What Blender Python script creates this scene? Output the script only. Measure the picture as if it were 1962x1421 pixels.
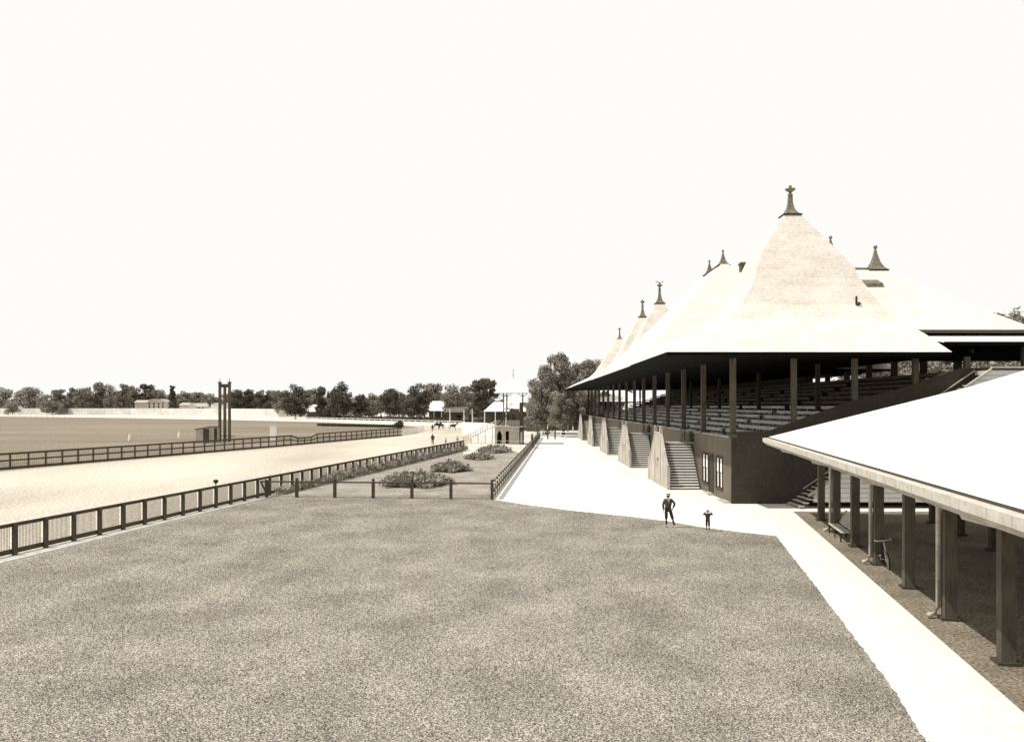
import bpy, bmesh, math, random
import numpy as np
from mathutils import Vector, Matrix
R = math.radians
random.seed(7); RNG = np.random.default_rng(7)
scene = bpy.context.scene
for o in list(bpy.data.objects): bpy.data.objects.remove(o)
COL = scene.collection

# ------------------------------------------------------------------ camera
F, HY, VX, HC = 1640.0, 776.0, 998.0, 6.3      # calibration of the view (photo pixels / metres)
cam_d = bpy.data.cameras.new('camera'); cam = bpy.data.objects.new('camera', cam_d); COL.objects.link(cam)
cam.location = (0, 0, HC); cam.rotation_euler = (R(90), 0, 0)
cam_d.sensor_width = 36; cam_d.lens = 36*F/1962
cam_d.shift_x = -(VX-981)/1962; cam_d.shift_y = (HY-710.5)/1962
cam_d.clip_end = 6000; cam_d.clip_start = .1
scene.camera = cam
# ------------------------------------------------------------------ world, sun, exposure
SUN = Vector((-.56, -.10, .82)).normalized()   # towards the sun
w = bpy.data.worlds.new("World"); scene.world = w; w.use_nodes = True
nt = w.node_tree; nt.nodes.clear()
sky = nt.nodes.new('ShaderNodeTexSky'); sky.sky_type = 'NISHITA'; sky.sun_disc = False
sky.sun_elevation = math.asin(SUN.z); sky.sun_rotation = R(-90)
sky.dust_density = 1; sky.air_density = 1
bw = nt.nodes.new('ShaderNodeRGBToBW')
mul = nt.nodes.new('ShaderNodeMath'); mul.operation = 'MULTIPLY'; mul.inputs[1].default_value = 30.0
mn = nt.nodes.new('ShaderNodeMath'); mn.operation = 'MINIMUM'; mn.inputs[1].default_value = 9.9
tint = nt.nodes.new('ShaderNodeVectorMath'); tint.operation = 'SCALE'; tint.inputs[0].default_value = (1.0, .988, .955)
bg = nt.nodes.new('ShaderNodeBackground'); bg.inputs[1].default_value = .1
wo = nt.nodes.new('ShaderNodeOutputWorld')
L = nt.links.new
L(sky.outputs[0], bw.inputs[0]); L(bw.outputs[0], mul.inputs[0]); L(mul.outputs[0], mn.inputs[0])
L(mn.outputs[0], tint.inputs['Scale']); L(tint.outputs[0], bg.inputs[0]); L(bg.outputs[0], wo.inputs[0])
sd = bpy.data.lights.new('sun', 'SUN'); sd.energy = 4.2; sd.angle = R(.5); sd.color = (1, .965, .9)
so = bpy.data.objects.new('sun', sd); COL.objects.link(so); so.rotation_euler = (-SUN).to_track_quat('-Z', 'Y').to_euler()
scene.view_settings.view_transform = 'Standard'; scene.view_settings.look = 'None'
scene.view_settings.gamma = 1; scene.view_settings.exposure = 0

# ------------------------------------------------------------------ geometry from the ground plan
def G(px, py, z=0.0):
    Y = F*(HC-z)/(py-HY); return Vector(((px-VX)*Y/F, Y, z))
def P(px, py, Y): return Vector(((px-VX)*Y/F, Y, HC+(HY-py)*Y/F))

# ------------------------------------------------------------------ materials (the print is a sepia monochrome)
def tone(v):
    t = min(1, max(0, (v-.05)/.65))**1.5
    return (v, v*(.84+.135*t), v*(.61+.31*t), 1)
MATS = {}
def mat(name, v, v2=None, scale=3., warm=(1,1,1), rough=.85, detail=6, lines=None, bump=.15, stretch=None, contrast=(.35, .65), spec=.25, extra=None):
    if name in MATS: return MATS[name]
    m = bpy.data.materials.new(name); m.use_nodes = True
    n = m.node_tree.nodes; l = m.node_tree.links.new
    b = n['Principled BSDF']; b.inputs['Roughness'].default_value = rough
    b.inputs['Specular IOR Level'].default_value = spec
    if v2 is None: v2 = v*1.35
    tc = n.new('ShaderNodeTexCoord'); mp = n.new('ShaderNodeMapping'); l(tc.outputs['Object'], mp.inputs[0])
    if stretch: mp.inputs['Scale'].default_value = stretch
    nz = n.new('ShaderNodeTexNoise'); nz.inputs['Scale'].default_value = scale; nz.inputs['Detail'].default_value = detail
    nz.inputs['Roughness'].default_value = .65; l(mp.outputs[0], nz.inputs['Vector'])
    cr = n.new('ShaderNodeValToRGB'); cr.color_ramp.elements[0].color = [a*b for a, b in zip(tone(v), (*warm, 1))]; cr.color_ramp.elements[1].color = [a*b for a, b in zip(tone(v2), (*warm, 1))]
    cr.color_ramp.elements[0].position, cr.color_ramp.elements[1].position = contrast
    l(nz.outputs[0], cr.inputs[0]); col = cr.outputs[0]; h = nz.outputs[0]
    if extra:       # second, coarser pattern: (scale, low multiplier, high multiplier[, stretch])
        mp2 = n.new('ShaderNodeMapping'); l(tc.outputs['Object'], mp2.inputs[0])
        if len(extra) > 3: mp2.inputs['Scale'].default_value = extra[3]
        nz2 = n.new('ShaderNodeTexNoise'); nz2.inputs['Scale'].default_value = extra[0]; nz2.inputs['Detail'].default_value = 5
        l(mp2.outputs[0], nz2.inputs['Vector'])
        r2 = n.new('ShaderNodeMapRange'); r2.inputs[1].default_value = .32; r2.inputs[2].default_value = .68
        r2.inputs[3].default_value = extra[1]; r2.inputs[4].default_value = extra[2]; l(nz2.outputs[0], r2.inputs[0])
        vm = n.new('ShaderNodeVectorMath'); vm.operation = 'SCALE'; l(col, vm.inputs[0]); l(r2.outputs[0], vm.inputs['Scale']); col = vm.outputs[0]
    if lines:       # (axis, spacing, dark multiplier): joints between boards or courses
        ax, sp, dk = lines
        sx = n.new('ShaderNodeSeparateXYZ'); l(tc.outputs['Object'], sx.inputs[0])
        d = n.new('ShaderNodeMath'); d.operation = 'DIVIDE'; l(sx.outputs[ax], d.inputs[0]); d.inputs[1].default_value = sp
        fr = n.new('ShaderNodeMath'); fr.operation = 'FRACT'; l(d.outputs[0], fr.inputs[0])
        r3 = n.new('ShaderNodeMapRange'); l(fr.outputs[0], r3.inputs[0])
        r3.inputs[1].default_value = .0; r3.inputs[2].default_value = .22; r3.inputs[3].default_value = dk; r3.inputs[4].default_value = 1
        vm = n.new('ShaderNodeVectorMath'); vm.operation = 'SCALE'; l(col, vm.inputs[0]); l(r3.outputs[0], vm.inputs['Scale']); col = vm.outputs[0]
        ad = n.new('ShaderNodeMath'); l(fr.outputs[0], ad.inputs[0]); l(h, ad.inputs[1]); h = ad.outputs[0]
    l(col, b.inputs['Base Color'])
    if bump:
        bp = n.new('ShaderNodeBump'); bp.inputs['Strength'].default_value = bump; bp.inputs['Distance'].default_value = .05
        l(h, bp.inputs['Height']); l(bp.outputs[0], b.inputs['Normal'])
    MATS[name] = m; return m
def leafmat(name, v, v2, sc=26):
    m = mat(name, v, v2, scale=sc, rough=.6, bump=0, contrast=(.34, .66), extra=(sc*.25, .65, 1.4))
    nd = m.node_tree.nodes; l = m.node_tree.links.new
    b = nd['Principled BSDF']; tr = nd.new('ShaderNodeBsdfTranslucent'); mx = nd.new('ShaderNodeMixShader'); mx.inputs[0].default_value = .3
    src = b.inputs['Base Color'].links[0].from_socket
    l(src, tr.inputs[0]); l(b.outputs[0], mx.inputs[1]); l(tr.outputs[0], mx.inputs[2]); l(mx.outputs[0], nd['Material Output'].inputs[0])
    return m
M_lawn = mat('lawn_grass', .04, .56, scale=27, detail=4, warm=(1.02,.985,.94), contrast=(.41, .61), bump=.5, extra=(.42, .78, 1.2, (1, .7, 1)))
M_lawn2 = mat('shed_grass', .07, .40, scale=11, warm=(1.03,.98,.9), detail=9, contrast=(.36, .66), bump=.5, extra=(.5, .7, 1.2))
M_infield = mat('infield_grass', .08, .30, scale=2.4, warm=(1.03,.98,.9), detail=8, bump=.2, extra=(.05, .72, 1.25, (.25, 1, 1)))
M_ground = mat('pale_earth', .5, .62, scale=1.2, detail=8, bump=.1, extra=(.05, .9, 1.06))
M_track = mat('track_sand', .30, .62, scale=5, detail=10, warm=(1.03,.98,.91), contrast=(.38, .58), bump=.3, extra=(.07, .72, 1.16, (1, .3, 1)))
M_pave = mat('pale_pavement', .68, .78, scale=1.4, detail=8, bump=.05, extra=(.15, .96, 1.03))
M_wall = mat('dark_clapboard', .045, .065, scale=4, lines=(2, .15, .55), bump=.3, extra=(.35, .8, 1.25))
M_wallf = mat('mid_clapboard', .13, .17, scale=4, lines=(2, .15, .7), bump=.3, extra=(.5, .85, 1.15))  # same boarding as the dark clapboard, in a lighter tone
M_panel = mat('light_clapboard', .40, .52, scale=5, lines=(2, .17, .5), bump=.3, extra=(.9, .8, 1.12))
M_dark = mat('dark_timber', .05, .08, scale=5, stretch=(3, 3, .5), bump=.2)
M_col = mat('painted_post', .075, .12, scale=5, stretch=(4, 4, .4), bump=.2, extra=(.7, .75, 1.2))
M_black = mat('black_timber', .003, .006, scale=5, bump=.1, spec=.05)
M_light = mat('pale_timber', .42, .6, scale=5, stretch=(1, .5, 3), bump=.2, extra=(.8, .8, 1.1))
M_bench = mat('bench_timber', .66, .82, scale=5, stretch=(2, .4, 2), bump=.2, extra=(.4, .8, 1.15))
M_cream = mat('cream_paint', .44, .58, scale=4, bump=.05, extra=(1.2, .9, 1.04))
M_white = mat('white_paint', .74, .82, scale=3, bump=.05)
M_tread = mat('tread_boards', .76, .84, scale=5, bump=.05)
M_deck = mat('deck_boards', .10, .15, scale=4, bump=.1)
M_roof = mat('roof_shingle', .56, .69, scale=5, detail=8, warm=(1.03,.985,.935), lines=(2, .21, .84), bump=.3, contrast=(.3,.6), extra=(.45, .87, 1.06, (1, 1, 3)))
M_sroof = mat('pale_sheet_roof', .74, .82, scale=.8, bump=.03)
M_metal = mat('weathered_metal', .11, .22, scale=6, rough=.5, bump=.1, extra=(2, .7, 1.2))
M_iron = mat('dark_iron', .02, .035, scale=6, rough=.5, bump=.05)
M_brick = mat('chimney_brick', .1, .18, scale=8, lines=(2, .12, .7), bump=.3)
M_glass = mat('dark_glass', .02, .03, scale=2, rough=.12, bump=0, spec=.6)
M_trunk = mat('tree_bark', .12, .22, scale=5, stretch=(3, 3, .6), bump=.4)
M_trunkw = mat('whitewashed_bark', .5, .68, scale=5, stretch=(3, 3, .6), bump=.3)
M_leaf = leafmat('dark_leaves', .03, .18)
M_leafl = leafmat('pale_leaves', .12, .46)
M_leafm = leafmat('mid_leaves', .045, .42)
M_flower = leafmat('broad_leaves', .05, .5, 3.5)
M_hedge = leafmat('hedge_leaves', .035, .11, 3.5)
M_skin = mat('skin', .3, .36, scale=8, rough=.5, bump=0)
M_cloth = mat('dark_cloth', .022, .035, scale=9, bump=.1)
M_cloth2 = mat('tweed_cloth', .05, .085, scale=30, bump=.1)
M_clothl = mat('light_cloth', .5, .6, scale=9, bump=.1)
M_straw = mat('straw', .6, .72, scale=20, bump=.1)
M_shoe = mat('pale_shoe_leather', .35, .45, scale=9, bump=0)
M_hair = mat('dark_hair', .015, .03, scale=9, bump=0)
M_hide = mat('dark_hide', .03, .05, scale=4, rough=.5, bump=0)
M_rub = mat('tyre_rubber', .015, .03, scale=8, bump=0)
M_nick = mat('nickel_plate', .6, .7, scale=8, rough=.3, bump=0, spec=.8)

# ------------------------------------------------------------------ mesh builder
class MB:
    def __init__(s): s.v = []; s.f = []
    def add(s, vs, fs):
        k = len(s.v); s.v += [tuple(x) for x in vs]; s.f += [tuple(i+k for i in f) for f in fs]; return s
    def box(s, x0, x1, y0, y1, z0, z1):
        return s.add([(x0,y0,z0),(x1,y0,z0),(x1,y1,z0),(x0,y1,z0),(x0,y0,z1),(x1,y0,z1),(x1,y1,z1),(x0,y1,z1)],
            [(0,3,2,1),(4,5,6,7),(0,1,5,4),(1,2,6,5),(2,3,7,6),(3,0,4,7)])
    def bar(s, a, b, wd, h=None, up=(0,0,1)):     # rectangular bar from a to b
        h = h or wd; a = Vector(a); b = Vector(b); d = (b-a).normalized(); up = Vector(up)
        if abs(d.dot(up)) > .98: up = Vector((0,1,0))
        sx = d.cross(up).normalized(); sz = sx.cross(d).normalized()
        vs = []
        for c in (a, b):
            for i, j in ((-1,-1),(1,-1),(1,1),(-1,1)): vs.append(c+sx*(i*wd/2)+sz*(j*h/2))
        return s.add(vs, [(3,2,1,0),(4,5,6,7),(0,1,5,4),(1,2,6,5),(2,3,7,6),(3,0,4,7)])
    def tube(s, pts, r, n=8):
        pts = [Vector(p) for p in pts]; rs = r if isinstance(r, (list, tuple)) else [r]*len(pts)
        rings = []
        for i, p in enumerate(pts):
            d = (pts[min(i+1, len(pts)-1)]-pts[max(i-1, 0)]).normalized()
            u = Vector((0,0,1)) if abs(d.z) < .9 else Vector((1,0,0))
            sx = d.cross(u).normalized(); sy = sx.cross(d)
            rings.append([p+(sx*math.cos(2*math.pi*k/n)+sy*math.sin(2*math.pi*k/n))*rs[i] for k in range(n)])
        vs = [v for r_ in rings for v in r_]; fs = []
        for i in range(len(pts)-1):
            for k in range(n): fs.append((i*n+k, i*n+(k+1)%n, (i+1)*n+(k+1)%n, (i+1)*n+k))
        fs += [tuple(range(n))[::-1], tuple((len(pts)-1)*n+k for k in range(n))]
        return s.add(vs, fs)
    def lathe(s, c, prof, n=12, sq=False):       # prof [(r,z)]
        c = Vector(c); n = 4 if sq else n; off = math.pi/4 if sq else 0; k_ = math.sqrt(2) if sq else 1
        vs = [c+Vector((r*k_*math.cos(2*math.pi*k/n+off), r*k_*math.sin(2*math.pi*k/n+off), z)) for r, z in prof for k in range(n)]
        fs = [(i*n+k, i*n+(k+1)%n, (i+1)*n+(k+1)%n, (i+1)*n+k) for i in range(len(prof)-1) for k in range(n)]
        fs += [tuple(range(n))[::-1], tuple((len(prof)-1)*n+k for k in range(n))]
        return s.add(vs, fs)
    def prism(s, poly, off):                     # poly: list of 3D points, extruded by off
        n = len(poly); off = Vector(off); poly = [Vector(p) for p in poly]
        return s.add(poly+[p+off for p in poly], [tuple(range(n)), tuple(range(n, 2*n))[::-1]]+[(i, i+n, (i+1)%n+n, (i+1)%n) for i in range(n)])
    def build(s, name, m, parent=None, org=None, smooth=False):
        me = bpy.data.meshes.new(name)
        o_ = Vector(org) if org is not None else (Vector(parent['_o']) if parent is not None and '_o' in parent else Vector((0,0,0)))
        me.from_pydata([(x-o_.x, y-o_.y, z-o_.z) for x, y, z in s.v], [], s.f)
        bm = bmesh.new(); bm.from_mesh(me); bmesh.ops.recalc_face_normals(bm, faces=bm.faces); bm.to_mesh(me); bm.free()
        if smooth: me.polygons.foreach_set('use_smooth', [True]*len(me.polygons))
        me.materials.append(m)
        ob = bpy.data.objects.new(name, me); COL.objects.link(ob)
        if parent is not None: ob.parent = parent
        else: ob.location = o_
        if parent is not None and '_o' in parent: ob['_o'] = list(parent['_o'])
        return ob
def tag(o, label, cat, group=None, kind=None):
    if label: o['label'] = label
    if cat: o['category'] = cat
    if group: o['group'] = group
    if kind: o['kind'] = kind
    return o
def thing(name, loc, label, cat, group=None, rz=0, world=True):
    o = bpy.data.objects.new(name, None); COL.objects.link(o); o.location = loc; o.rotation_euler = (0,0,rz); o.empty_display_size = .3
    o['_o'] = list(loc) if world else [0,0,0]
    return tag(o, label, cat, group)
def kids(o): return [c for c in bpy.data.objects if c.parent == o]
def clone(o, parent=None, loc=None, rz=None, **kw):
    c = o.copy(); COL.objects.link(c)
    if parent is not None: c.parent = parent
    if loc is not None: c.location = loc
    if rz is not None: c.rotation_euler = (0,0,rz)
    for k, v in kw.items(): c[k] = v
    for ch in kids(o): clone(ch, c)
    return c
def sheet(name, pts, z, m):
    me = bpy.data.meshes.new(name); bm = bmesh.new()
    vs = [bm.verts.new((p[0], p[1], z)) for p in pts]; f = bm.faces.new(vs)
    if f.normal.z < 0 or True:
        bm.normal_update()
        if f.normal.z < 0: f.normal_flip()
    bmesh.ops.triangulate(bm, faces=bm.faces, ngon_method='EAR_CLIP'); bm.to_mesh(me); bm.free(); me.materials.append(m)
    o = bpy.data.objects.new(name, me); COL.objects.link(o); o['kind'] = 'structure'; return o

# ================================================================== SETTING
sheet('ground', [(-2500,-60),(2500,-60),(2500,4000),(-2500,4000)], 0, M_ground)
fo_a, fo_b = Vector((-23.12, 25, 0)), Vector((-8.22, 120.5, 0))     # outer (near) track fence
fo_d = (fo_b-fo_a).normalized(); fo_n = Vector((fo_d.y, -fo_d.x, 0))
fi = [G(-75, 908), G(0, 901), G(520, 857), G(770, 834.5)]           # inner (far) track fence
sheet('race_track', [(-34,6)]+[tuple(p[:2]) for p in (fi[0]+Vector((-60,-60*1.2,0)), fi[0], fi[1], fi[2], fi[3], G(800,829), G(812,823), G(800,817), G(770,814))]
      +[tuple(G(885,818)[:2]), tuple(G(885,828)[:2]), tuple(G(905,842)[:2])]+[tuple(fo_b[:2]), tuple(fo_a[:2]), (-26.2,6)], .004, M_track)
inf = [(-260,20), tuple((fi[0]+Vector((-60,-60*1.2,0)))[:2])]+[tuple(p[:2]) for p in (fi[0]+Vector((-1,.8,0)), fi[1], fi[2], fi[3], G(800,829.5), G(812,823.5), G(800,817.5), G(770,814.5), G(600,808), G(400,803.5), G(200,800), G(0,797.5), G(-300,796))]+[(-900,560),(-900,20)]
sheet('infield_grass', inf, .008, M_infield)
edge = [G(943,957), G(1000,966), G(1100,979), G(1200,989), G(1280,999), G(1350,1011), G(1430,1021), G(1487,1027), G(1560,1119), G(1620,1199), G(1700,1303), G(1775,1421)]
dv = (edge[-1]-edge[7]).normalized(); e_end = edge[-1]-dv*-14
ctrl = edge; edge = []
for a, b in zip(ctrl, ctrl[1:]+[e_end]):
    n_ = max(1, int((b-a).length/.18)); nrm = Vector((b.y-a.y, a.x-b.x, 0)).normalized()
    for k in range(n_): edge.append(a+(b-a)*(k/n_)+(nrm*random.gauss(0, .016) if k else Vector()))
ap_a, ap_b = Vector((-1.92, 57.1, 0)), Vector((3.72, 166, 0))       # apron railing
sheet('lawn', [tuple((fo_a+fo_n*1.1-fo_d*22)[:2]), tuple((fo_a+fo_n*1.1)[:2]), tuple((fo_a+fo_n*.75+fo_d*33)[:2]), tuple((fo_a+fo_n*.1+fo_d*37)[:2]), tuple((fo_b+fo_n*.1)[:2]), tuple(G(887,870)[:2]), tuple(G(985,864)[:2]), tuple((ap_a+(ap_b-ap_a)*.45)[:2])]
      +[tuple(p[:2]) for p in edge]+[tuple(e_end[:2])], .012, M_lawn)
a_sh = math.atan(.176); d_sh = Vector((math.sin(a_sh), math.cos(a_sh), 0)); p_sh = Vector((math.cos(a_sh), -math.sin(a_sh), 0))
wr_a, wr_b = G(1520,980), G(1962,1366); wr_d = (wr_b-wr_a).normalized()
sheet('pavement', [tuple(p[:2]) for p in [ap_a]+edge+[e_end, wr_b+wr_d*13, wr_b, wr_a]]+[(60, wr_a.y), (60, 56), (16, 56), (16, 175), (4.2, 175)], .016, M_pave)
sheet('shed_lawn', [tuple(wr_a[:2]), tuple(wr_b[:2]), tuple((wr_b+wr_d*13)[:2]), (60, 4), (60, wr_a.y)], .012, M_lawn2)
kerb = MB(); k0 = fo_a+fo_n*1.2; kerb.bar(k0-fo_d*20+Vector((0,0,.03)), fo_a+fo_n*.8+fo_d*33+Vector((0,0,.03)), .14, .08)
o = kerb.build('kerb', M_white); o['kind'] = 'structure'

# near grass: real blades on the lawn, thinning with distance
def grass(name, n, region, seed, v, h):
    rng = np.random.default_rng(seed)
    pts = region(rng, n); n = len(pts)
    vs = np.zeros((n, 3, 3)); a = rng.uniform(0, 2*np.pi, n); hh = rng.uniform(.5, 1.3, n)*h; wdt = rng.uniform(.006, .013, n)
    vs[:,0,0] = pts[:,0]-np.cos(a)*wdt; vs[:,0,1] = pts[:,1]-np.sin(a)*wdt
    vs[:,1,0] = pts[:,0]+np.cos(a)*wdt; vs[:,1,1] = pts[:,1]+np.sin(a)*wdt
    b = rng.uniform(0, 2*np.pi, n); lean = rng.uniform(0, .9, n)*hh
    vs[:,2,0] = pts[:,0]+np.cos(b)*lean; vs[:,2,1] = pts[:,1]+np.sin(b)*lean; vs[:,2,2] = hh
    vs[:,:2,2] = .008
    me = bpy.data.meshes.new(name); me.vertices.add(n*3); me.vertices.foreach_set('co', vs.ravel())
    me.loops.add(n*3); me.loops.foreach_set('vertex_index', np.arange(n*3, dtype=np.int32))
    me.polygons.add(n); me.polygons.foreach_set('loop_start', np.arange(0, n*3, 3, dtype=np.int32))
    me.update(); me.materials.append(v)
    o = bpy.data.objects.new(name, me); COL.objects.link(o); return o
def lawn_region(rng, n):
    Y = 12+48*rng.random(n*3)**1.25; X = rng.uniform(-30, 13, n*3)
    left = -23.12+.156*(Y-25)+1.3; right = np.where(Y < 41.5, 7.6+.186*(Y-16)+.02, 99)
    ex = [p.x for p in ctrl[:8]]; ey = [p.y for p in ctrl[:8]]
    lim = np.interp(X, ex, ey); ok = (X > left)&(X < right)&((X < ex[0])|(Y < lim+.03))&(X/Y > -.64)
    return np.stack([X[ok], Y[ok]], 1)[:n]
M_blade = mat('grass_blades', .06, .66, scale=25, detail=3, warm=(1.02,.985,.94), rough=.6, bump=0, contrast=(.40, .61), extra=(.42, .78, 1.2, (1, .7, 1)))
tag(grass('grass', 420000, lawn_region, 5, M_blade, .055), 'short mown grass covering the near lawn', 'grass', kind='stuff')

# ================================================================== FENCES
def copyof(o, parent, loc):
    c = o.copy(); COL.objects.link(c); c.parent = parent; c.location = loc; return c
# --- outer picket fence
tf = thing('picket_fence', fo_a, 'long dark picket fence with flat top rail between near lawn and sandy track', 'fence')
Lf = (fo_b-fo_a).length; nb = int(Lf/1.85); sp = Lf/nb
m = MB(); m.bar(fo_a+Vector((0,0,1.365)), fo_b+Vector((0,0,1.365)), .2, .025); m.build('lit_rail_cap', M_light, tf)  # pale colour paints the sunlit top face of the dark rail
m = MB(); m.bar(fo_a+Vector((0,0,1.27)), fo_b+Vector((0,0,1.27)), .08, .15)
m.build('top_rail', M_dark, tf)
m = MB(); m.bar(fo_a+Vector((0,0,.16)), fo_b+Vector((0,0,.16)), .06, .2); m.build('bottom_rail', M_dark, tf)
ang = math.atan2(fo_d.y, fo_d.x)
def lbox(m, a, d, n, s0, s1, t0, t1, z0, z1):
    q = [a+d*s0+n*t0, a+d*s1+n*t0, a+d*s1+n*t1, a+d*s0+n*t1]
    m.add([(p.x,p.y,z0) for p in q]+[(p.x,p.y,z1) for p in q], [(0,3,2,1),(4,5,6,7),(0,1,5,4),(1,2,6,5),(2,3,7,6),(3,0,4,7)])
Z0 = Vector((0,0,0))
m = MB(); lbox(m, Z0, fo_d, fo_n, -.085, .085, .04, .19, -.05, 1.335); post = m.build('post', M_dark, tf, org=Z0)
m = MB()
for k in range(20): lbox(m, Z0, fo_d, fo_n, .12+k*(sp-.24)/19-.011, .12+k*(sp-.24)/19+.011, -.05, -.038, .12, 1.3)
pick = m.build('picket_panel', M_dark, tf, org=Z0)
for i in range(nb+1):
    l_ = fo_d*(i*sp)
    if i: copyof(post, tf, l_)
    if 0 < i < nb: copyof(pick, tf, l_)
fin = MB(); c = fo_a+fo_d*round(((G(406,972)-fo_a).dot(fo_d))/sp)*sp+fo_n*.1
fin.lathe(c+Vector((0,0,1.38)), [(.03,0),(.03,.1),(.08,.14),(.15,.22),(.17,.3),(.1,.36),(.02,.38)], 10); fin.build('post_finial', M_iron, tf, smooth=True)
# --- inner rail fence
ti = thing('board_rail_fence', fi[1], 'long dark three-board fence along far side of sandy track, with a dip part way', 'fence')
pts = [fi[0]-Vector((2.5,9,0))]+fi
def along(pts, s):
    for a, b in zip(pts, pts[1:]):
        l = (b-a).length
        if s <= l+1e-6: return a+(b-a)*(s/l), (b-a).normalized()
        s -= l
    return pts[-1], (pts[-1]-pts[-2]).normalized()
tot = sum((b-a).length for a, b in zip(pts, pts[1:])); nb = int(tot/2.1); sp = tot/nb
dips = [(G(578,853)-G(0,901)).length+(fi[1]-pts[0]).length, (G(603,850)-G(0,901)).length+(fi[1]-pts[0]).length]
m1 = MB(); m2 = MB(); m3 = MB()
HI = 1.62
for i in range(nb):
    a, d = along(pts, i*sp); b, _ = along(pts, (i+1)*sp)
    def hh(s): return 1.15 if dips[0] < s < dips[1]+.5 else HI
    ha, hb = hh(i*sp), hh((i+1)*sp); up = Vector((0,0,1))
    m1.bar(a+up*ha, b+up*hb, .16, .09)
    m1.bar(a+up*(ha-.1), b+up*(hb-.1), .05, .12)
    m2.bar(a+up*(ha*.56), b+up*(hb*.56), .05, .17); m3.bar(a+up*.16, b+up*.16, .06, .26)
    for k in range(1, 9):
        q = a+(b-a)*(k/9); m3.box(q.x-.008, q.x+.008, q.y-.008, q.y+.008, .1, min(ha, hb)-.1)
    mm = MB(); mm.box(-.07,.07,-.07,.07,-.05, ha-.02); pp = a-fi[1]
    if i == 0: P1 = mm.build('post', M_dark, ti, org=Z0); P1.location = pp
    elif ha == HI: copyof(P1, ti, pp)
    else:
        q = mm.build('post', M_dark, ti, org=Z0); q.location = pp
m1.build('top_rail', M_dark, ti); m2.build('middle_rail', M_dark, ti); m3.build('bottom_rail', M_dark, ti)
# --- cross rail on the lawn
ca, cb = G(506,950), ap_a.copy(); ca = Vector((ca.x, 58.6, 0)); cb = Vector((ap_a.x, 57.1, 0))
tr = thing('post_and_rail_fence', ca, 'single round rail on ball-topped posts crossing the lawn from picket fence to pavement corner', 'fence')
m = MB(); m.tube([ca+Vector((0,0,1.08)), cb+Vector((0,0,1.08))], .055, 8); m.build('rail', M_dark, tr)
m = MB(); m.tube([ca+Vector((0,0,.08)), cb+Vector((0,0,.08))], .012, 6); m.build('wire', M_iron, tr)
def ballpost(m, c, h=1.15, r=.1):
    m.box(c.x-r, c.x+r, c.y-r, c.y+r, -.05, h-.05)
    m.lathe(c+Vector((0,0,h-.05)), [(.06,0),(.05,.04),(.1,.1),(.115,.16),(.09,.22),(.02,.26)], 10)
for i in range(6):
    c = G(578.5+72.7*i, 949); f_ = (c.x-ca.x)/(cb.x-ca.x) if i < 5 else 1; c = ca+(cb-ca)*f_
    m = MB(); ballpost(m, c); m.build('post', M_dark, tr)
m = MB(); m.box(ca.x+.3, ca.x+.5, ca.y-.1, ca.y+.1, 0, 1.2); m.bar(ca+Vector((0,0,1.1)), ca+Vector((.5,-.1,.1)), .09); m.build('brace', M_dark, tr)
# --- apron railing with many small posts
tr = thing('apron_railing', ap_a, 'low pale railing with dark caps along left edge of the white pavement', 'railing')
m = MB(); m1 = MB(); L_ = (ap_b-ap_a).length; dd = (ap_b-ap_a)/L_; up = Vector((0,0,1))
m.bar(ap_a+up*1.0, ap_b+up*1.0, .13, .06); m.build('top_rail', M_light, tr)
m1.bar(ap_a+up*.72, ap_b+up*.72, .05, .22); m1.build('upper_board', M_light, tr)
m1 = MB(); m1.bar(ap_a+up*.2, ap_b+up*.2, .06, .26); m1.build('lower_board', M_light, tr)
nps = 54
mm = MB(); mm.box(-.07,.07,-.07,.07,-.03,1.06); mm.lathe((0,0,1.06), [(.05,0),(.09,.05),(.09,.12),(.03,.17)], 8); pr = mm.build('post', M_col, tr, org=Z0)
for i in range(1, nps): copyof(pr, tr, dd*(L_*i/nps))
c = G(1018,858); m = MB(); ballpost(m, Vector((ap_a.x+dd.x/dd.y*(c.y-ap_a.y), c.y, 0)), 1.95, .16); tg = m.build('gate_post', M_dark, tr)
c = ap_a+dd*(c.y-ap_a.y)/dd.y; m = MB(); m.bar(c+Vector((.2,0,.06)), c+Vector((3.2,.05,.06)), .05, .05); m.build('ground_bar', M_dark, tr)  # thin dark bar lying low across the pavement from the post
# --- light garden end fence and white fences
def railfence(name, pts, h, rails, spacing, m, label, cat, pr=.05, rh=.1, group=None, merge=False):
    t = thing(name, pts[0], label, cat, group); tot = sum((b-a).length for a, b in zip(pts, pts[1:])); n = max(1, int(tot/spacing)); sp = tot/n
    mr = MB(); mp = MB(); base = None
    for a, b in zip(pts, pts[1:]):
        for r_ in rails: mr.bar(a+Vector((0,0,h*r_)), b+Vector((0,0,h*r_)), .05, rh)
    mr.build('rail', m, t)
    mm = MB(); mm.box(-pr, pr, -pr, pr, -.03, h)
    for i in range(n+1):
        a, d = along(pts, min(i*sp, tot-1e-4))
        if n > 95 and i % 2: continue
        if base is None: base = mm.build('post', m, t, org=Z0); base.location = a-pts[0]
        else: copyof(base, t, a-pts[0])
    return t
railfence('garden_fence', [G(886,855), G(1018,859)], 1.05, (.97,.5,.05), 1.6, M_cream, 'thin pale wire fence closing far end of the flower garden', 'fence', .03, .04)
railfence('white_rail', [G(x,y) for x, y in ((-120,797.5),(0,798),(200,799.5),(400,802),(500,803.5),(600,805.5),(700,808.5),(760,810.5),(830,813),(885,815))], 1.35, (.95,.45), 4.2, M_white, 'long white two-rail fence curving round the far turn of the track', 'fence', .1, .16)
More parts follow.
